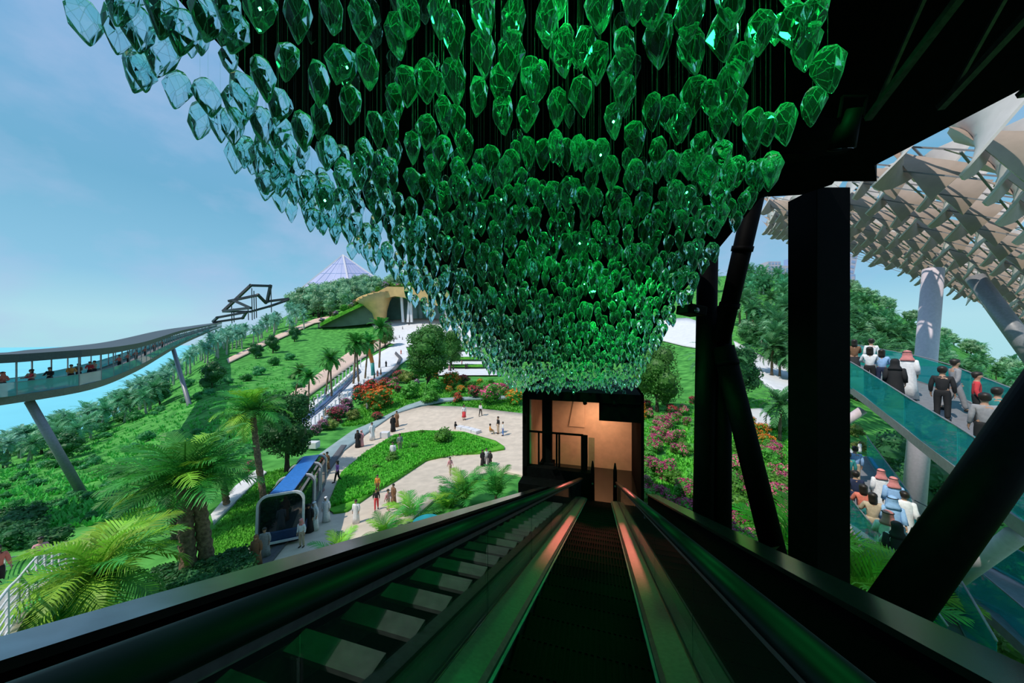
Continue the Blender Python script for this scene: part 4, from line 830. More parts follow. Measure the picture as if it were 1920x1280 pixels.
ca, sa = math.cos(math.radians(28)), math.sin(math.radians(28)); U2, V2 = U*ca+Vv*sa, Vv*ca-U*sa
CLIP = [(1440, 372), (1500, 372), (1566, 345), (1640, 300), (1920, 140), (2060, 100), (2060, 640), (1930, 600), (1840, 560), (1740, 518), (1640, 478), (1560, 452), (1440, 436)]
CO = Vector((22, 17, CA+CB*22+CC*17)); STEP = 3.1; cnt = 0; Q = {}
for i in range(-14, 22):
    for j in range(-14, 22):
        p = CO+U2*(i*STEP)+V2*(j*STEP)
        if p.y < 4: continue
        px, py = 960+p.x/p.y*F, 640-p.z/p.y*F; Q[i, j] = p
        if not pip(px, py, CLIP) or p.y > 62 or cnt > 290: continue
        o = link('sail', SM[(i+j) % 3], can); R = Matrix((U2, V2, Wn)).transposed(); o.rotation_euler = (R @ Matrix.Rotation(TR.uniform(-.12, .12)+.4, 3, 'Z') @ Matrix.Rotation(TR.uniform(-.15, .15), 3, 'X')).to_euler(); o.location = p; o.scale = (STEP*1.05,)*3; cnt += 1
def inclip(p): return p.y > 4 and pip(960+p.x/p.y*F, 640-p.z/p.y*F, CLIP)
for (di, dj) in ((1, 0), (0, 1)):
    for a in range(-14, 22):
        run = []
        for b in range(-14, 22):
            k = (b, a) if di else (a, b)
            if k in Q and inclip(Q[k]) and Q[k].y < 62: run.append(Q[k])
        if len(run) > 1:
            MB().bar(run[0]+Wn*.5, run[-1]+Wn*.5, .07).build('lattice_bar', M_GREYST, can); MB().bar(run[0]-Wn*.55, run[-1]-Wn*.55, .06).build('lattice_bar', M_GREYST, can)
mb = MB()
for p in Q.values():
    if inclip(p) and p.y < 62: mb.bar(p-Wn*.6+U2*1.4, p+Wn*.6+U2*1.4, .05)
setp(mb.build('hanger_rods', M_GREYST, can), kind='stuff')
MB().tube([P(1750, 505, 20.5), P(1712, 960, 19.5)], [.46, .50], 22).build('column', M_PINKW, can, True)
MB().tube([P(1828, 520, 25), P(1975, 720, 21)], [.5, .5], 20).build('brace_column', M_GREYST, can, True)
# ------------------------------------------------------------------ far towers on the right skyline
M_TOWP = mat('hazy_pink_facade', (.52, .44, .55), .7, var=.04, scale=.05); M_TOWB = mat('hazy_blue_facade', (.30, .38, .62), .5, var=.05, scale=.05)  # distance haze mixed into both facade colours
def tower(label, px0, px1, py0, py1, d, dep, m, nx, ny, lean=0):
    py1 += 14
    a, b = P(px0, py1, d), P(px1, py0, d); w, h = b.x-a.x, b.z-a.z; t = thing('tower_block', label, 'building', a); t.rotation_euler = (0, lean, 0)
    MB().box((w/2, dep/2, h/2), (w, dep, h)).build('wall', m, t); me = None
    for i in range(nx):
        for j in range(ny):
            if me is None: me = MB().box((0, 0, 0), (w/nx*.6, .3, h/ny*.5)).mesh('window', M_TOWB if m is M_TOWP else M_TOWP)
            o = link('window', me, t); o.location = (w*(i+.5)/nx, -.05, h*(j+.5)/ny)
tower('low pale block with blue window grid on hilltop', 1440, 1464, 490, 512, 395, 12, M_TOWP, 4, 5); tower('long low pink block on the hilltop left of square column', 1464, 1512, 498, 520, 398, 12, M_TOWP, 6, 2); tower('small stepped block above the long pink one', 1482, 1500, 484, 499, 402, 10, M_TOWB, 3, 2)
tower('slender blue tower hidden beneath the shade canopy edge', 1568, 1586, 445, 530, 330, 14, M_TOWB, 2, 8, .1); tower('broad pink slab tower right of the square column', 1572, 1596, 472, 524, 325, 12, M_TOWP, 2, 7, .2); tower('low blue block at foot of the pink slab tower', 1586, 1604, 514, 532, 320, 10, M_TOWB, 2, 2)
# ------------------------------------------------------------------ blue tents
for i, (px, py, w, lab) in enumerate(((1582, 902, 38, 'left blue barrel tent on the pale path'), (1612, 902, 34, 'middle blue barrel tent on the pale path'), (1638, 900, 26, 'right blue barrel tent on the pale path'))):
    g = G(px, py); d = g.y; s = w/F*d; t = thing('market_tent', lab, 'tent', g)
    mb = MB(); rr = []
    for k in range(2):
        rr.append([Vector(((k-.5)*s*.95, -.9+1.8*j/10, 1.6+.75*math.sin(PI*j/10))) for j in range(11)]+[Vector(((k-.5)*s*.95, .9-1.8*j/10, 1.5+.70*math.sin(PI*j/10))) for j in range(11)])
    mb.loft(rr); mb.build('tent_cover', mat('blue_canvas', (.01, .12, .65), .5, var=.15, scale=2), t)
    mb = MB().hexa([(-s*.46, -.9, .9), (s*.46, -.9, .9), (s*.46, -.86, .9), (-s*.46, -.86, .9)], [(-s*.46, -.9, 1.6), (s*.46, -.9, 1.6), (s*.46, -.86, 1.6), (-s*.46, -.86, 1.6)]); mb.build('tent_front', MATS['blue_canvas'], t)
    for x in (-s*.46, s*.46):
        for y in (-.88, .88): MB().bar((x, y, 0), (x, y, 1.6), .05).build('pole', M_GREYST, t)
# ------------------------------------------------------------------ left landmarks
M_KNOT = mat('dark_bronze', (.035, .04, .045), .5, metal=.2)
t = thing('knot_sculpture', 'dark angular looped ribbon sculpture on the skyline at left', 'sculpture')
D = 228
def ribbonbar(pp, w, ds): 
    pts = [P(x, y, D+k) for (x, y), k in zip(pp, ds)]
    for a, b in zip(pts, pts[1:]): e = (b-a).normalized()*.9; MB().bar(a-e, b+e, w*.75, w*.75, up=(0, 1, 0)).build('beam', M_KNOT, t)
ribbonbar([(420, 582), (470, 535), (507, 536), (501, 565), (540, 560)], 2.1, (0, 6, 14, 18, 24)); ribbonbar([(431, 564), (484, 553), (498, 567)], 2.0, (-6, -2, 4)); ribbonbar([(438, 563), (469, 577), (420, 583)], 2.0, (-6, -12, 0))
ribbonbar([(400, 602), (408, 595), (462, 585), (455, 596), (402, 604)], 1.6, (-14, -18, -10, -6, -14)); ribbonbar([(420, 584), (470, 584), (506, 574), (540, 562)], 1.7, (2, 8, 12, 24))
for x, y0, y1 in ((434, 566, 606), (438, 578, 604), (472, 540, 600), (476, 545, 598), (480, 553, 596), (508, 540, 585), (465, 576, 600)): MB().bar(P(x, y0, D+3), P(x+1, y1, D+3), .4).build('stay', M_KNOT, t)
M_PYR = mat('pyramid_glass', (.46, .46, .66), .2, var=.08, scale=.04, spec=.6); M_PYRL = mat('pyramid_frame', (.78, .70, .74), .5)
t = thing('glass_pyramid', 'pale lilac glass pyramid rising behind the tree grove', 'building')
A = P(643, 478, 385); B = [P(533, 566, 370), P(662, 572, 330), P(770, 566, 372), P(650, 560, 440)]
for i in range(4): mb = MB(); mb.add([A, B[i], B[(i+1) % 4], (A+B[i]+B[(i+1) % 4])/3+Vector((0, 3, 0))], [(0, 1, 2), (0, 3, 1), (1, 3, 2), (2, 3, 0)]); mb.build('face', M_PYR, t)
for i in range(4): MB().bar(A, B[i], 1.6).build('ridge', M_PYRL, t)
for i in (0, 1):
    for k in (1, 2, 3, 4): a = A.lerp(B[i], k/5); b = A.lerp(B[i+1], k/5); MB().bar(a, b, .5).build('mullion', M_TOWB, t); MB().bar(A, B[i].lerp(B[i+1], k/5), .5).build('mullion', M_TOWB, t)
# cave pavilion with planted roof
M_GOLD = mat('golden_soffit', (.62, .40, .16), .6, var=.12, scale=.3); M_CAVE = mat('cave_wall', (.13, .17, .12), .8, var=.15, scale=.2); M_PGL = mat('pavilion_glass', (.10, .22, .20), .1, var=.2, scale=.2, spec=.7)
t = thing('cave_pavilion', 'cave-like pavilion with golden soffit under a planted roof', 'building')
TOPC = [(600, 606), (640, 586), (680, 566), (702, 552), (726, 539), (770, 540), (830, 552), (900, 575)]; LOWC = [(600, 612), (640, 592), (682, 572), (704, 561), (740, 553), (780, 559), (830, 574), (900, 592)]
mb = MB(); mb.loft([[P(*a, 186), P(*b, 186), P(b[0]+8, b[1]-4, 226), P(a[0]+8, a[1]-7, 226)] for a, b in zip(TOPC, LOWC)]); mb.build('planted_roof', M_LAWN, t, False)
mb = MB(); mb.loft([[P(a[0], a[1]-2, 185.2), P(b[0], b[1]+2, 185.2), P(b[0]+8, b[1]+3, 210), P(b[0]+8, b[1]-3, 210)] for a, b in zip(TOPC[3:], LOWC[3:])]); mb.build('soffit', M_GOLD, t)
mb = MB(); mb.tube([P(714, 602, 190), P(712, 585, 190), P(708, 570, 190), P(704, 556, 190)], [3.2, 4.2, 7, 11], 20); mb.build('funnel_pillar', M_GOLD, t, True)
mb = MB(); mb.loft([[P(x, yb, 190), P(x, yt, 190), P(x, yt, 194), P(x, yb, 194)] for x, yt, yb in ((596, 607, 614), (640, 588, 612), (680, 567, 608), (710, 562, 604))]); mb.build('cave_wall', M_CAVE, t)
mb = MB(); mb.hexa([P(715, 602, 206), P(900, 606, 206), P(900, 606, 208), P(715, 602, 208)], [P(715, 556, 206), P(900, 570, 206), P(900, 570, 208), P(715, 556, 208)]); mb.build('glass_wall', M_PGL, t)
for x, dx in ((756, -3), (765, 3), (772, -2), (835, 3)): MB().bar(P(x+dx, 556, 190), P(x, 604, 190), 1.3).build('column', M_WHITE, t)
for i in range(34):
    k = TR.uniform(600, 830); yy = np.interp(k, [a for a, _ in TOPC], [b for _, b in TOPC]); q = TR.choice(('pink', 'green', 'mauve', 'green', 'magenta'))
    TR.choice(BK[q]).place('flowering_shrub' if q != 'green' else 'shrub', {'pink': 'pink shrub planted on the cave pavilion roof', 'green': 'green shrub planted on the cave pavilion roof', 'mauve': 'mauve shrub planted on the cave pavilion roof', 'magenta': 'magenta shrub planted on the cave pavilion roof'}[q], 'shrub', q+' shrubs on the pavilion roof', P(k, yy+1, 187+TR.uniform(0, 6)), TR.uniform(2.5, 4.2), TR.uniform(0, 6), (0, 0), 1.3)
# orange funnel sculpture
g = G(700, 706); t = thing('funnel_sculpture', 'orange and teal funnel sculpture with a fan top, by the slim palms', 'sculpture', g); s = g.y/F
M_OR = mat('orange_steel', (.80, .24, .05), .5, var=.15, scale=.8); M_TE = mat('teal_steel', (.02, .26, .24), .5, var=.15, scale=.8)
MB().tube([(0, 0, 0), (-1*s, 0, 14*s), (-2*s, 0, 26*s)], [4*s, 3.2*s, 3.4*s], 16).build('base', M_TE, t, True); MB().tube([(-2*s, 0, 26*s), (-5*s, 0, 40*s), (-9*s, 0, 54*s), (-11*s, 0, 62*s)], [3.4*s, 3.6*s, 7*s, 13*s], 16).build('stem', M_OR, t, True)
for i in range(12):
    a = 2*PI*i/12; b = Vector((-10*s, 0, 58*s)); e = Vector((-12*s+24*s*math.cos(a), 18*s*math.sin(a), (62+8*math.cos(a))*s)); a2 = a+2*PI/12*.9; e2 = Vector((-12*s+24*s*math.cos(a2), 18*s*math.sin(a2), (62+8*math.cos(a2))*s))
    mb = MB(); mb.add([b, e, e2, b+UPV*s*.8, e+UPV*s*.8, e2+UPV*s*.8], [(0, 2, 1), (3, 4, 5), (0, 1, 4, 3), (1, 2, 5, 4), (2, 0, 3, 5)]); mb.build('fan_blade', M_OR if i % 3 else mat('rust_steel', (.35, .10, .05), .6), t)
# white post rows and canal along the terrace
ribbon('canal', mat('canal_water', (.05, .10, .25), .1, var=.2, scale=.3), [(560, 792), (600, 758), (640, 722), (672, 694)], [(566, 800), (608, 766), (646, 732), (676, 700)], lift=.009, n=16, k=2)
for r0, (pts_, lab) in enumerate((([(562, 786), (600, 752), (640, 716), (676, 690)], 'white post in the row along the far side of blue canal'), ([(560, 816), (600, 790), (640, 758), (690, 722)], 'white post in the row along near side of blue canal'))):
    xs = np.linspace(pts_[0][0], pts_[-1][0], 18); pm = None
    for x in xs:
        g = G(x, np.interp(x, [a for a, _ in pts_], [b for _, b in pts_])+1); h = 17/F*g.y
        mb = MB(); mb.tube([(0, 0, 0), (0, 0, h)], [.14*g.y/70, .11*g.y/70], 8); mb.box((0, 0, h), (.4*g.y/70, .4*g.y/70, .12)); o = mb.build('white_post', M_WHITE); o.location = g; setp(o, lab, 'post', ['posts on the far canal side', 'posts on the near canal side'][r0])
ribbon('tram_track', mat('track_bed', (.10, .10, .11), .8, var=.15), [(470, 1082), (520, 1022), (560, 960), (600, 892), (640, 840)], [(492, 1082), (540, 1022), (580, 960), (614, 894), (650, 840)], lift=.009, n=30, k=3)
ribbon('tram_loop', MATS['track_bed'], [(690, 728), (722, 710), (742, 690), (748, 676), (740, 668)], [(696, 730), (728, 712), (748, 692), (754, 676), (742, 664)], lift=.009, n=24, k=2)
# tram
a, b = G(524, 1030), G(592, 905); ax = (b-a); Lh = Vector((ax.x, ax.y, 0)).length; t = thing('tram', 'rounded tram with blue roof strip and white ribs beside the plaza', 'tram', a)
X = ax.normalized(); Yv = UPV.cross(X).normalized(); Zv = X.cross(Yv); t.rotation_euler = Matrix((X, Yv, Zv)).transposed().to_euler(); LT = min(Lh*.92, 10.5); t.scale = (.92, .9, .88)
def sect(w, h, z0, n=6, r=.5):
    pts = []
    for cx_, cz_, a0 in ((w/2-r, z0+h-r, 0), (-w/2+r, z0+h-r, 90), (-w/2+r*.5, z0+r*.5, 180), (w/2-r*.5, z0+r*.5, 270)):
        rr = r if a0 < 180 else r*.5
        for k in range(n+1): q = math.radians(a0+90*k/n); pts.append((cx_+rr*math.cos(q), cz_+rr*math.sin(q)))
    return pts
S1, S2 = sect(2.15, 2.55, .35), sect(2.02, 2.42, .41)
MB().loft([[Vector((x, p, q)) for p, q in S2] for x in (.2, LT-.2)]).build('window_band', glass_sheet('tram_glass', (.10, .16, .18), .14, .02, .25, (.02, .04, .04)), t)
for x in (0, LT*.36, LT*.70, LT-.16):
    rings = [[Vector((x+dx, p*k, q*k2)) for p, q in S1] for dx, k, k2 in ((0, 1, 1), (.16, 1, 1), (.16, .91, .965), (0, .91, .965), (0, 1, 1))]; MB().loft(rings, caps=False).build('rib', M_WHITE, t)
MB().box((LT/2, 0, 2.90), (LT*.96, 1.1, .08)).build('roof_strip', mat('blue_roof', (.04, .20, .60), .3), t, bevel=.03); MB().box((LT/2, 0, .62), (LT*.97, 2.06, .62)).build('lower_body', mat('navy_body', (.02, .05, .13), .3), t, bevel=.08)
MB().box((LT/2, 0, .22), (LT*.9, 1.5, .34)).build('bogie', M_BLACKG, t)
MB().bar((.02, -1.0, .4), (.02, 1.0, .4), .1).build('bumper', M_WHITE, t); MB().bar((LT*.40, -1.06, 1), (LT*.40, -1.06, 2.6), .08).build('door_frame', M_WHITE, t); MB().bar((LT*.60, -1.06, 1), (LT*.60, -1.06, 2.6), .08).build('door_frame', M_WHITE, t)
# white railing bridge at the lower left
raw = curve3([(-110, 1420, 4.8), (-40, 1300, 5.6), (13, 1206, 7), (34, 1172, 8), (80, 1098, 11), (141, 1055, 16), (220, 1040, 21)], 90); pts_ = resample(raw, 1.7); N_ = normals(pts_); fine = resample(raw, .4); nf_ = normals(fine); N_ = [-n if n.x > 0 else n for n in N_]; nf_ = [-n if n.x > 0 else n for n in nf_]
t = thing('footbridge', 'curved footbridge with white wire railing at lower left edge', 'bridge'); band('deck', fine, nf_, 0, 2.4, -.16, 0, mat('deck_boards', (.36, .36, .33), .8), t); band('fascia', fine, nf_, -.05, .05, -.6, .02, mat('fascia_tan', (.34, .32, .22), .7), t)
for off in (0.02, 2.36):
    for p, n in zip(pts_, N_): MB().bar(p+n*off, p+n*off+UPV*1.12, .07, .03).build('post', M_WHITE, t)
    for z in (.2, .38, .56, .74, .92, 1.14): MB().tube([p+n*off+UPV*z for p, n in zip(fine, nf_)], .032 if z > 1 else .02, 6).build('rail', M_WHITE, t, True)
# curved white bench on the plaza, standing sign blocks
t = thing('curved_bench', 'curved white stone bench of blocks on the plaza edge', 'bench')
bp = [G(x, y) for x, y in ((858, 806), (868, 808), (878, 810), (888, 813), (898, 816))]
for a, b in zip(bp, bp[1:]): MB().bar(a.lerp(b, .03)+UPV*.3, a.lerp(b, .97)+UPV*.3, .9, .6).build('block', M_WHITE, t, bevel=.04)
for px, py, lab in ((722, 823, 'small white stone seat at top of the grass island'), (588, 843, 'white stone cube on the plaza right of dark tree')): 
    g = G(px, py); o = MB().box((0, 0, .35), (1.0, .8, .7)).build('stone_seat', M_WHITE, None, bevel=.05); o.location = g+UPV*.2; setp(o, lab, 'seat')
#@@PART5
# ------------------------------------------------------------------ people
DG = None
def skin_mesh(name, verts, edges, radii, sub=1, root=0):
    me = bpy.data.meshes.new(name); me.from_pydata(verts, edges, []); o = bpy.data.objects.new(name, me); COL.objects.link(o)
    m = o.modifiers.new('skin', 'SKIN'); m.use_smooth_shade = True
    sv = me.skin_vertices[0].data
    for i, r in enumerate(radii): sv[i].radius = r if isinstance(r, tuple) else (r, r); sv[i].use_root = (i == root)
    s = o.modifiers.new('sub', 'SUBSURF'); s.levels = sub; s.render_levels = sub
    dg = bpy.context.evaluated_depsgraph_get(); out = bpy.data.meshes.new_from_object(o.evaluated_get(dg)); out.name = name
    bpy.data.objects.remove(o); bpy.data.meshes.remove(me)
    out.polygons.foreach_set('use_smooth', [True]*len(out.polygons)); return out
class Sk:
    def __init__(s): s.v = []; s.e = []; s.r = []; s.n = {}
    def p(s, nm, co, r, par=None):
        s.v.append(tuple(co)); s.r.append(r); s.n[nm] = len(s.v)-1
        if par: s.e.append((s.n[par], s.n[nm]))
def pose_joints(pose):
    J = dict(pel=(0, 0, .95), sp=(0, 0, 1.12), ch=(0, .005, 1.32), nk=(0, 0, 1.46), hb=(0, -.01, 1.56), hd=(0, -.02, 1.635), cr=(0, -.01, 1.70))
    for s, q in (('l', -1), ('r', 1)):
        J[s+'sh'] = (q*.175, 0, 1.40); J[s+'el'] = (q*.225, .03, 1.13); J[s+'wr'] = (q*.235, -.05, .90); J[s+'hp'] = (q*.09, 0, .89); J[s+'kn'] = (q*.10, -.015, .49); J[s+'an'] = (q*.105, .025, .085); J[s+'to'] = (q*.12, -.13, .035)
    if pose == 'walk': J['lkn'] = (-.1, -.12, .50); J['lan'] = (-.1, -.20, .10); J['lto'] = (-.11, -.36, .06); J['rkn'] = (.1, .05, .48); J['ran'] = (.1, .25, .12); J['rto'] = (.11, .12, .03); J['lwr'] = (-.24, .12, .93); J['rwr'] = (.24, -.18, .95); J['rel'] = (.23, -.03, 1.14)
    if pose == 'cross':
        for s, q in (('l', -1), ('r', 1)): J[s+'el'] = (q*.24, -.06, 1.15); J[s+'wr'] = (q*-.03, -.2, 1.18+.03*q)
    if pose == 'rail':
        for s, q in (('l', -1), ('r', 1)): J[s+'el'] = (q*.24, -.10, 1.16); J[s+'wr'] = (q*.16, -.33, 1.12)
    if pose == 'sit':
        J = {k: (v[0], v[1], v[2]-.47) for k, v in J.items()}
        for s, q in (('l', -1), ('r', 1)): J[s+'kn'] = (q*.11, -.42, .48); J[s+'an'] = (q*.11, -.40, .08); J[s+'to'] = (q*.12, -.56, .04); J[s+'hp'] = (q*.09, -.02, .45); J[s+'el'] = (q*.23, -.06, .70); J[s+'wr'] = (q*.12, -.30, .56)
    return J
def body_mesh(pose):
    J = pose_joints(pose); k = Sk(); V = lambda n: Vector(J[n])
    k.p('pel', J['pel'], (.125, .10)); k.p('sp', J['sp'], (.115, .09), 'pel'); k.p('ch', J['ch'], (.135, .10), 'sp'); k.p('nk', J['nk'], .052, 'ch'); k.p('hb', J['hb'], (.07, .075), 'nk'); k.p('hd', J['hd'], (.085, .10), 'hb'); k.p('cr', J['cr'], (.07, .08), 'hd')
    k.p('no', V('hd')+Vector((0, -.105, -.015)), .014, 'hd')
    for s, q in (('l', -1), ('r', 1)):
        k.p(s+'ea', V('hd')+Vector((q*.088, .01, -.005)), .014, 'hd')
        k.p(s+'sh', J[s+'sh'], .055, 'ch'); k.p(s+'el', J[s+'el'], .042, s+'sh'); k.p(s+'wr', J[s+'wr'], .028, s+'el')
        d = (V(s+'wr')-V(s+'el')).normalized(); pm = V(s+'wr')+d*.06; k.p(s+'pm', pm, (.036, .02), s+'wr'); side = Vector((0, -1, 0)) if abs(d.z) > .6 else Vector((0, 0, 1)); side = (side-d*side.dot(d)).normalized(); curl = Vector((-q, 0, 0))
        for f, (o, ln) in enumerate(((-.027, .062), (-.009, .075), (.010, .07), (.027, .055))):
            k.p(f'{s}f{f}', pm+d*.035+side*o, .0085, s+'pm'); k.p(f'{s}g{f}', pm+d*(.035+ln*.6)+side*o*1.1+curl*.012, .008, f'{s}f{f}'); k.p(f'{s}h{f}', pm+d*(.035+ln)+side*o*1.1+curl*.03, .006, f'{s}g{f}')
        k.p(s+'th', V(s+'wr')+d*.05+side*.045, .010, s+'pm'); k.p(s+'ti', V(s+'wr')+d*.085+side*.06+curl*.012, .008, s+'th')
        k.p(s+'hp', J[s+'hp'], .085, 'pel'); k.p(s+'kn', J[s+'kn'], .057, s+'hp'); k.p(s+'an', J[s+'an'], .038, s+'kn'); k.p(s+'to', J[s+'to'], (.04, .03), s+'an')
    return skin_mesh('body', k.v, k.e, k.r)
def tshirt_mesh(pose, sleeve=.9):
    J = pose_joints(pose); k = Sk(); k.p('pel', Vector(J['pel'])+Vector((0, 0, -.05)), (.165, .132)); k.p('sp', J['sp'], (.14, .115), 'pel'); k.p('ch', J['ch'], (.158, .122), 'sp'); k.p('nk', Vector(J['nk'])-Vector((0, 0, .03)), .075, 'ch')
    for s in 'lr':
        k.p(s+'sh', J[s+'sh'], .073, 'ch'); k.p(s+'el', J[s+'el'], .06, s+'sh')
        if sleeve > .5: k.p(s+'wr', Vector(J[s+'el']).lerp(Vector(J[s+'wr']), sleeve), .045, s+'el')
    return skin_mesh('shirt', k.v, k.e, k.r)
def trouser_mesh(pose):
    J = pose_joints(pose); k = Sk(); k.p('pel', J['pel'], (.15, .122)); k.p('wa', Vector(J['sp'])-Vector((0, 0, .05)), (.135, .112), 'pel')
    for s in 'lr': k.p(s+'hp', J[s+'hp'], .105, 'pel'); k.p(s+'kn', J[s+'kn'], .077, s+'hp'); k.p(s+'an', J[s+'an'], .065, s+'kn')
    return skin_mesh('trousers', k.v, k.e, k.r)
def ell(c, rx, ry, n=16, w=0, ph=0): return [Vector((c[0]+rx*(1+w*math.cos(6*2*PI*j/n+ph))*math.cos(2*PI*j/n), c[1]+ry*(1+w*math.cos(6*2*PI*j/n+ph))*math.sin(2*PI*j/n), c[2])) for j in range(n)]
def robe_mesh(pose, name='robe', top=True, lo=.05, flare=1.0):
    J = pose_joints(pose); mb = MB(); n = 24; rows = []
    if top: rows += [ell((0, 0, 1.475), .065, .06, n), ell((0, 0, 1.43), .165, .10, n), ell((0, 0, 1.32), .195, .135, n), ell((0, 0, 1.12), .185, .14, n)]
    rows += [ell((0, 0, .95), .20, .15, n, .02), ell((0, -.005, .5), .225*flare, .19*flare, n, .04), ell((0, -.01, lo), .27*flare, .235*flare, n, .06)]
    mb.loft(rows)
    if top:
        for s in 'lr': a, b, c = (Vector(J[s+x]) for x in ('sh', 'el', 'wr')); mb.tube([a+(a-b).normalized()*.03, a, b, b.lerp(c, .85)], [.05, .082, .075, .07], 12)
    return mb.mesh(name, M_WHITE, True)
def cap_mesh(name, kind):                               # hair and head cloths around the head at z 1.635
    mb = MB(); n = 18; c = Vector((0, -.012, 1.645))
    if kind == 'short': mb.loft([ell(c+Vector((0, y, z)), rx, ry, n) for rx, ry, y, z in ((.07, .04, .055, -.085), (.098, .066, .042, -.04), (.106, .095, .026, .01), (.105, .122, .012, .05), (.094, .114, .008, .085), (.06, .078, .006, .118), (.012, .014, .006, .132))])
    elif kind == 'long':
        mb.loft([ell(c+Vector((0, .03 if z > -.1 else .05, z)), rx, ry, n) for rx, ry, z in ((.10, .05, -.24), (.105, .07, -.12), (.106, .085, -.02), (.108, .128, .04), (.096, .116, .085), (.06, .075, .118), (.01, .01, .133))])
    elif kind == 'cloth': mb.loft([ell(c+Vector((0, .04 if z < -.05 else .02, z)), rx, ry, n, .03) for rx, ry, z in ((.20, .12, -.25), (.165, .115, -.18), (.125, .10, -.10), (.114, .098, .0), (.112, .130, .045), (.102, .122, .085), (.07, .085, .122), (.012, .012, .14))])
    else: mb.loft([ell(c+Vector((0, .035 if z < 0 else .015, z)), rx, ry, n, .02) for rx, ry, z in ((.205, .13, -.27), (.16, .115, -.2), (.118, .09, -.12), (.112, .096, -.02), (.112, .130, .04), (.10, .120, .085), (.066, .08, .122), (.01, .01, .138))])
    return mb.mesh(name, M_HAIR, True)
def ring_mesh(): mb = MB(); c = Vector((0, .002, 1.715)); mb.tube([c+Vector((.115*math.cos(a), .135*math.sin(a), .01*math.sin(a))) for a in [2*PI*i/18 for i in range(19)]], .012, 6); return mb.mesh('head_cord', M_HAIR, True)
def face_mesh():
    mb = MB(); c = Vector((0, -.02, 1.635))
    for q in (-1, 1): mb.tube([c+Vector((q*.033, -.088, .018)), c+Vector((q*.033, -.100, .018))], .0085, 8)
    for q in (-1, 1): mb.bar(c+Vector((q*.02, -.100, .036)), c+Vector((q*.05, -.092, .036)), .006)
    mb.bar(c+Vector((-.022, -.098, -.055)), c+Vector((.022, -.098, -.055)), .008); return mb.mesh('face_features', mat('face_dark', (.12, .04, .03), .5))
def shoe_mesh(pose):
    J = pose_joints(pose); mb = MB()
    for s in 'lr': a, b = Vector(J[s+'an']), Vector(J[s+'to']); h = a+(a-b)*.25; h.z = b.z+.005; mb.tube([h, a-Vector((0, 0, .03)), b, b+(b-a)*.25-Vector((0, 0, (b-a).z*.25))], [.035, .048, .045, .025], 10)
    return mb.mesh('shoes', M_HAIR, True)
POSES = ('stand', 'walk', 'cross', 'rail', 'sit')
BODY = {p: body_mesh(p) for p in POSES}; BODY_M = None
for m in BODY.values(): m.materials.clear(); m.materials.append(M_SKIN)
SHIRT = {p: tshirt_mesh(p) for p in POSES}; TEE = {p: tshirt_mesh(p, 0) for p in POSES}; TROU = {p: trouser_mesh(p) for p in POSES}; SHOE = {p: shoe_mesh(p) for p in POSES}
ROBE = {p: robe_mesh(p) for p in POSES if p != 'sit'}; SKIRT = robe_mesh('stand', 'skirt', False, .32, .95)
CAPS = {k: cap_mesh(k, k) for k in ('short', 'long', 'cloth', 'hijab')}; CORD = ring_mesh(); FACE = face_mesh()
for dct in (SHIRT, TEE, TROU):
    for m in dct.values(): m.materials.clear(); m.materials.append(M_WHITE)
def wear(name, me, par, m, dz=0):
    o = link(name, me, par); o.location = (0, 0, dz)
    if o.material_slots: o.material_slots[0].link = 'OBJECT'; o.material_slots[0].material = m
    return o
C = dict(white=(.80, .80, .82), black=(.012, .012, .014), navy=(.015, .025, .07), blue=(.06, .20, .60), sky=(.30, .50, .80), red=(.65, .05, .06), coral=(.75, .20, .14), pink=(.75, .35, .38), beige=(.55, .42, .30), brown=(.20, .10, .05), grey=(.30, .30, .32), teal=(.03, .25, .25), orange=(.75, .30, .06), purple=(.40, .15, .50), tan=(.60, .40, .25), check=(.72, .26, .25), khaki=(.35, .30, .20))
def person(label, loc, h, face, pose='stand', top='white', bottom=None, robe=False, skirt=False, head='short', hc=None, cord=False, tee=False, group=None, lean=0):
    o = thing('person', label, 'person', loc, math.radians(face), group); o.rotation_euler = (0, lean, math.radians(face)); s = h/1.74; o.scale = (s, s, s); dz = -.47 if pose == 'sit' else 0
    link('body', BODY[pose], o)
    if robe: wear('robe', ROBE[pose], o, cloth(C[top]))
    else:
        wear('shirt', (TEE if tee else SHIRT)[pose], o, cloth(C[top]))
        if skirt: wear('skirt', SKIRT, o, cloth(C[bottom]))
        else: wear('trousers', TROU[pose], o, cloth(C[bottom or 'black']))
    wear('shoes', SHOE[pose], o, cloth(C['brown' if robe else 'black']))
    hm = cloth(C[hc]) if hc else M_HAIR; wear('hair' if head in ('short', 'long') else 'headscarf', CAPS[head], o, hm, dz)
    if cord: wear('head_cord', CORD, o, M_HAIR, dz)
    fo = link('face_features', FACE, o); fo.location = (0, 0, dz); return o
def gperson(label, px, py, hpx, face=0, **k): g = G(px, py); g.z += .06+.004*g.y; return person(label, g, min(2.1, max(1.3, hpx/F*g.y)), face, lean=k.pop('lean', lean_at(px)[0]*.6), **k)
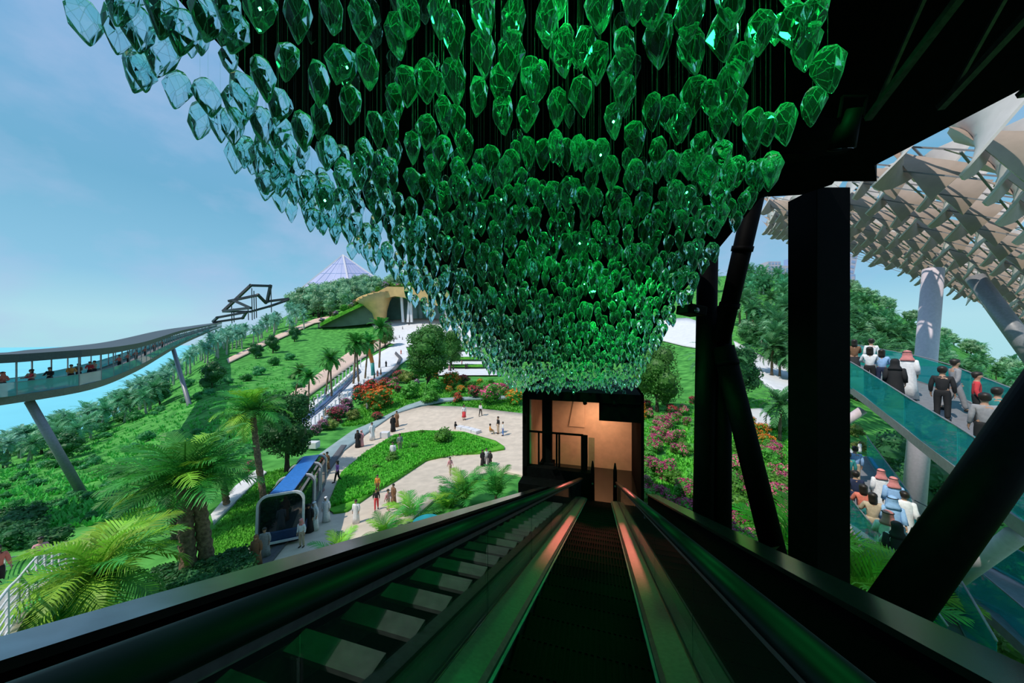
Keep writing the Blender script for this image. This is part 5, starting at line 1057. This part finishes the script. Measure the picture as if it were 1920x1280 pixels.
# on the plaza and paths
gperson('person in a white top and long red skirt on the sunny plaza', 870, 790, 28, 20, top='white', bottom='red', skirt=True, head='long')
gperson('person in a white shirt and dark trousers walking on upper plaza', 901, 783, 24, 160, pose='walk', top='white', bottom='black')
g = G(854, 807); person('person in dark clothes sitting left of the curved bench', g-UPV*.1, 1.7, 60, 'sit', 'black', 'brown', head='hijab', hc='black')
g = G(919, 817); person('person in orange sitting at right end of curved bench', g+UPV*.1, 1.9, 100, 'sit', 'orange', 'khaki')
gperson('tall person in a dark vest standing right of the bench', 934, 816, 32, -60, top='black', bottom='beige'); gperson('child in pale shirt and blue trousers next to dark vest person', 943, 820, 26, -80, top='white', bottom='blue')
gperson('black robed person at left of the trio by the island tip', 905, 877, 30, 30, robe=True, top='black', head='hijab', hc='black'); gperson('person in a white shirt in the middle of the island-tip trio', 912, 876, 32, 10, top='white', bottom='grey'); gperson('dark robed person at right of the trio by island tip', 919, 877, 28, -20, robe=True, top='black', head='hijab', hc='black')
gperson('faint pale person walking on the lower plaza', 844, 893, 32, 40, pose='walk', top='pink', bottom='beige')
gperson('tall person in black standing at left of the blue path pair', 737, 812, 33, 30, robe=True, top='black', head='hijab', hc='black'); gperson('person in brown at right of the blue path pair', 744, 803, 32, -20, robe=True, top='brown', head='short')
gperson('white robed person alone on plaza above the grass island', 698, 828, 34, 40, robe=True, top='white', head='short'); gperson('person in black in the pair at left plaza edge', 671, 842, 32, 10, robe=True, top='black', head='hijab', hc='black'); gperson('person in pink robe in the pair at left plaza edge', 678, 840, 30, -10, robe=True, top='pink', head='hijab', hc='pink')
gperson('person in white strolling over the grass island', 737, 866, 34, 10, robe=True, top='white'); gperson('person in grey standing on the grass island', 750, 850, 34, 30, top='grey', bottom='khaki')
gperson('person with purple top and black trousers at the island edge', 633, 908, 40, -40, pose='walk', top='purple', bottom='black', head='long'); gperson('person in brown robe left of the plaza shadows', 608, 892, 38, 20, robe=True, top='tan', head='hijab', hc='brown'); gperson('person in dark brown next to the brown robed one', 614, 885, 34, -20, robe=True, top='brown')
gperson('pale robed person walking behind the tram', 602, 925, 36, 30, robe=True, top='pink', head='short'); gperson('person in black robe in front of the tram on plaza', 580, 1002, 52, 10, robe=True, top='black', head='hijab', hc='black'); gperson('person in white robe beside the black robed one', 590, 998, 52, -15, robe=True, top='white', head='cloth', hc='white', cord=True); gperson('white robed person near the lower plaza handrail', 612, 982, 46, 10, robe=True, top='white', head='cloth', hc='white', cord=True)
gperson('person in red and white close above the handrail', 566, 1030, 50, 0, top='white', bottom='beige', head='cloth', hc='check'); gperson('person in grey robe at the tram track end', 498, 1050, 46, 20, robe=True, top='grey'); gperson('person in brown at the tram track end nearest the palms', 482, 1068, 44, 10, robe=True, top='brown', head='hijab', hc='brown')
gperson('pale person on the shaded lower plaza left of pool', 668, 985, 42, 0, robe=True, top='white'); gperson('person in dark clothes on the lower plaza edge', 706, 960, 36, 20, top='black', bottom='red', pose='walk'); gperson('person in tan near the island lower edge', 708, 928, 28, 0, top='orange', bottom='brown'); gperson('person in brown by the lower plaza palms', 738, 950, 34, -30, robe=True, top='brown'); gperson('person in pink walking above the lower plaza palms', 728, 962, 34, 60, pose='walk', top='pink', bottom='beige')
gperson('person in pink robe standing in tram doorway', 570, 955, 50, 60, robe=True, top='pink')
for px, py, h, top, rb, lab in ((689, 762+8, 14, 'grey', True, 'seated-size figure left in the trio on flower slope'), (735-40, 768, 13, 'black', True, 'dark figure middle in the trio on flower slope'), (701, 764, 13, 'pink', True, 'pale figure right in the trio on flower slope')): gperson(lab, px, py, h, 20, robe=rb, top=top, head='hijab', hc=top)
for px, py, h, c in ((702, 712, 11, 'brown'), (708, 708, 12, 'coral'), (714, 705, 12, 'brown'), (724, 690, 11, 'black'), (672, 730, 12, 'black'), (842, 697, 11, 'pink'), (845, 698, 12, 'black'), (850, 696, 11, 'black'), (873, 694, 10, 'black'), (876, 694, 10, 'black'), (866, 686, 9, 'pink'), (752, 666, 8, 'coral'), (610, 782, 12, 'tan'), (606, 786, 10, 'white'), (636, 752, 11, 'grey'), (640, 750, 11, 'white'), (604, 800, 14, 'tan')):
    gperson({'black': 'tiny person in black far along the terrace or avenue', 'brown': 'tiny person in brown near the funnel sculpture', 'coral': 'tiny person in coral near the forecourt track', 'pink': 'tiny person in pink on the white avenue', 'tan': 'tiny person in tan by the white posts', 'white': 'tiny person in white by the white posts', 'grey': 'tiny person in grey by the white posts'}[c], px, py, h, TR.uniform(0, 360), robe=True, top=c, head='hijab' if c == 'black' else 'short', hc=c if c == 'black' else None, group='tiny distant people in '+c)
for i in range(26): gperson('tiny dark person crossing the white forecourt', TR.uniform(715, 825), TR.uniform(606, 645), 5.5, TR.uniform(0, 360), robe=True, top='black', group='tiny people on the forecourt')
# on the covered footbridge
for px, top, lab, hd, hc in ((14, 'coral', 'first person from the left on covered footbridge, in coral', 'short', None), (28, 'coral', 'second person from the left on covered footbridge', 'cloth', 'coral'), (62, 'red', 'person in red on the covered footbridge', 'long', None), (82, 'beige', 'person in beige on the covered footbridge', 'short', None), (102, 'black', 'person in black on the covered footbridge', 'short', None), (168, 'orange', 'person in orange beyond the black one on footbridge', 'short', None), (180, 'brown', 'person in brown further along the footbridge', 'short', None), (196, 'red', 'person in dark red further along the footbridge', 'short', None), (206, 'beige', 'last of the larger people along the footbridge', 'short', None)):
    q = min(range(len(sbp)), key=lambda i: abs(960+sbp[i].x/sbp[i].y*F-px) if sbp[i].y > 15 else 1e9); person(lab, sbp[q]+sbn[q]*1.0+UPV*.55, 1.75, TR.uniform(-60, 60), 'rail', top, 'black', head=hd, hc=hc)
for px in (246, 262, 276, 290, 305, 318): 
    q = min(range(len(sbp)), key=lambda i: abs(960+sbp[i].x/sbp[i].y*F-px)); person('tiny person on the far stretch of covered footbridge', sbp[q]+sbn[q]*1.0+UPV*.55, 1.75, 0, 'rail', 'coral', 'black', group='tiny people on the footbridge')
# at the white railing
def on(l, n, px, off, z):
    q = min(range(len(l)), key=lambda i: abs(960+(l[i]+n[i]*off).x/(l[i]+n[i]*off).y*F-px)); return l[q]+n[q]*off+UPV*z
person('person in a coral shirt and black trousers at the left picture edge', on(fine, nf_, -8, 1.2, 0), 1.75, 70, 'walk', 'coral', 'black', head='long')
person('person in a pale pink shirt leaning at the white railing', on(fine, nf_, 74, 1.3, 0), 1.75, 50, 'rail', 'pink', 'white'); person('person in a blue shirt behind white railing', on(fine, nf_, 98, 1.5, 0), 1.8, 80, 'rail', 'blue', 'white')
# on the glass walkways
def dk(l, n, px, off, fas): p = on(l, n, px, off, fas); return p
person('person with brown top and dark skirt leading the upper walkway group', dk(upp, upn, 1606, .9, .25), 1.68, 150, 'rail', 'brown', 'black', skirt=True, head='long'); person('person in a white blouse and dark trousers on the upper walkway', dk(upp, upn, 1622, .55, .25), 1.7, 140, 'rail', 'white', 'black', head='long'); person('person in white behind the blouse wearer on upper walkway', dk(upp, upn, 1630, 1.5, .25), 1.72, 150, 'stand', 'white', 'grey')
person('person in sky blue shirt on the upper walkway', dk(upp, upn, 1652, .9, .25), 1.6, 130, 'rail', 'sky', 'navy', head='long'); person('person in a long black robe on the upper walkway', dk(upp, upn, 1665, .5, .25), 1.72, 130, 'stand', 'black', robe=True, head='hijab', hc='black'); person('person in white robe and red checked headcloth on upper walkway', dk(upp, upn, 1690, 1.2, .25), 1.78, 130, 'stand', 'white', robe=True, head='cloth', hc='check', cord=True)
person('dark clothed person right of the canopy column on upper walkway', dk(upp, upn, 1775, 1.2, .25), 1.75, 120, 'stand', 'black', 'black'); person('person in grey on the upper walkway beyond column', dk(upp, upn, 1800, 1.9, .25), 1.75, 60, 'walk', 'grey', 'grey'); person('person in red near the end of upper walkway', dk(upp, upn, 1830, 1.9, .25), 1.6, 40, 'stand', 'red', 'black'); person('person in teal near the end of upper walkway', dk(upp, upn, 1850, 1.4, .25), 1.65, 100, 'stand', 'teal', 'black'); person('person in a grey shirt nearest the diagonal tube on upper walkway', dk(upp, upn, 1868, .8, .25), 1.7, 140, 'stand', 'grey', 'black')
MPL = [(1585, .8, 'stand', 'teal', 'black', 0, 'short', None, 'person in teal at far end of middle walkway'), (1600, 1.3, 'stand', 'sky', 'beige', 0, 'short', None, 'person in light blue behind the dark suited one'), (1606, .5, 'cross', 'navy', 'navy', 0, 'short', None, 'person in a dark navy suit with folded arms'), (1622, .4, 'rail', 'coral', 'teal', 0, 'long', None, 'person in coral top and long hair leaning on glass'), (1636, .5, 'rail', 'beige', 'beige', 0, 'long', None, 'person in beige leaning on glass next to coral one'),
 (1652, 1.6, 'stand', 'white', None, 1, 'cloth', 'check', 'white robed person with red checked headcloth at back of middle walkway'), (1672, 1.9, 'stand', 'sky', None, 1, 'cloth', 'check', 'pale blue robed person with headcloth on middle walkway'), (1680, 1.3, 'walk', 'sky', None, 1, 'cloth', 'sky', 'blue robed person walking in the middle of walkway'), (1700, 2.0, 'walk', 'white', None, 1, 'short', None, 'white robed bare headed person walking on middle walkway'), (1728, 1.9, 'stand', 'black', 'black', 0, 'short', None, 'dark clothed person against the far glass of walkway'), (1722, 1.5, 'walk', 'beige', None, 1, 'hijab', 'beige', 'beige robed person walking past the dark one'),
 (1666, .45, 'cross', 'white', None, 1, 'cloth', 'check', 'white robed person with folded arms close to the glass'), (1680, .4, 'rail', 'white', 'sky', 0, 'short', None, 'person in white shirt by the diagonal tube'), (1692, .42, 'stand', 'black', None, 1, 'hijab', 'black', 'black robed person nearest the diagonal tube on middle walkway')]
for px, off, pose, top, bot, rb, hd, hc, lab in MPL: person(lab, dk(mpp, mpn, px, off, .22), 1.7, 150, pose, top, bot, robe=bool(rb), head=hd, hc=hc, cord=(hd == 'cloth'))
gperson('pale person strolling on the path behind the blue tents', 1612, 852, 20, 0, robe=True, top='white')
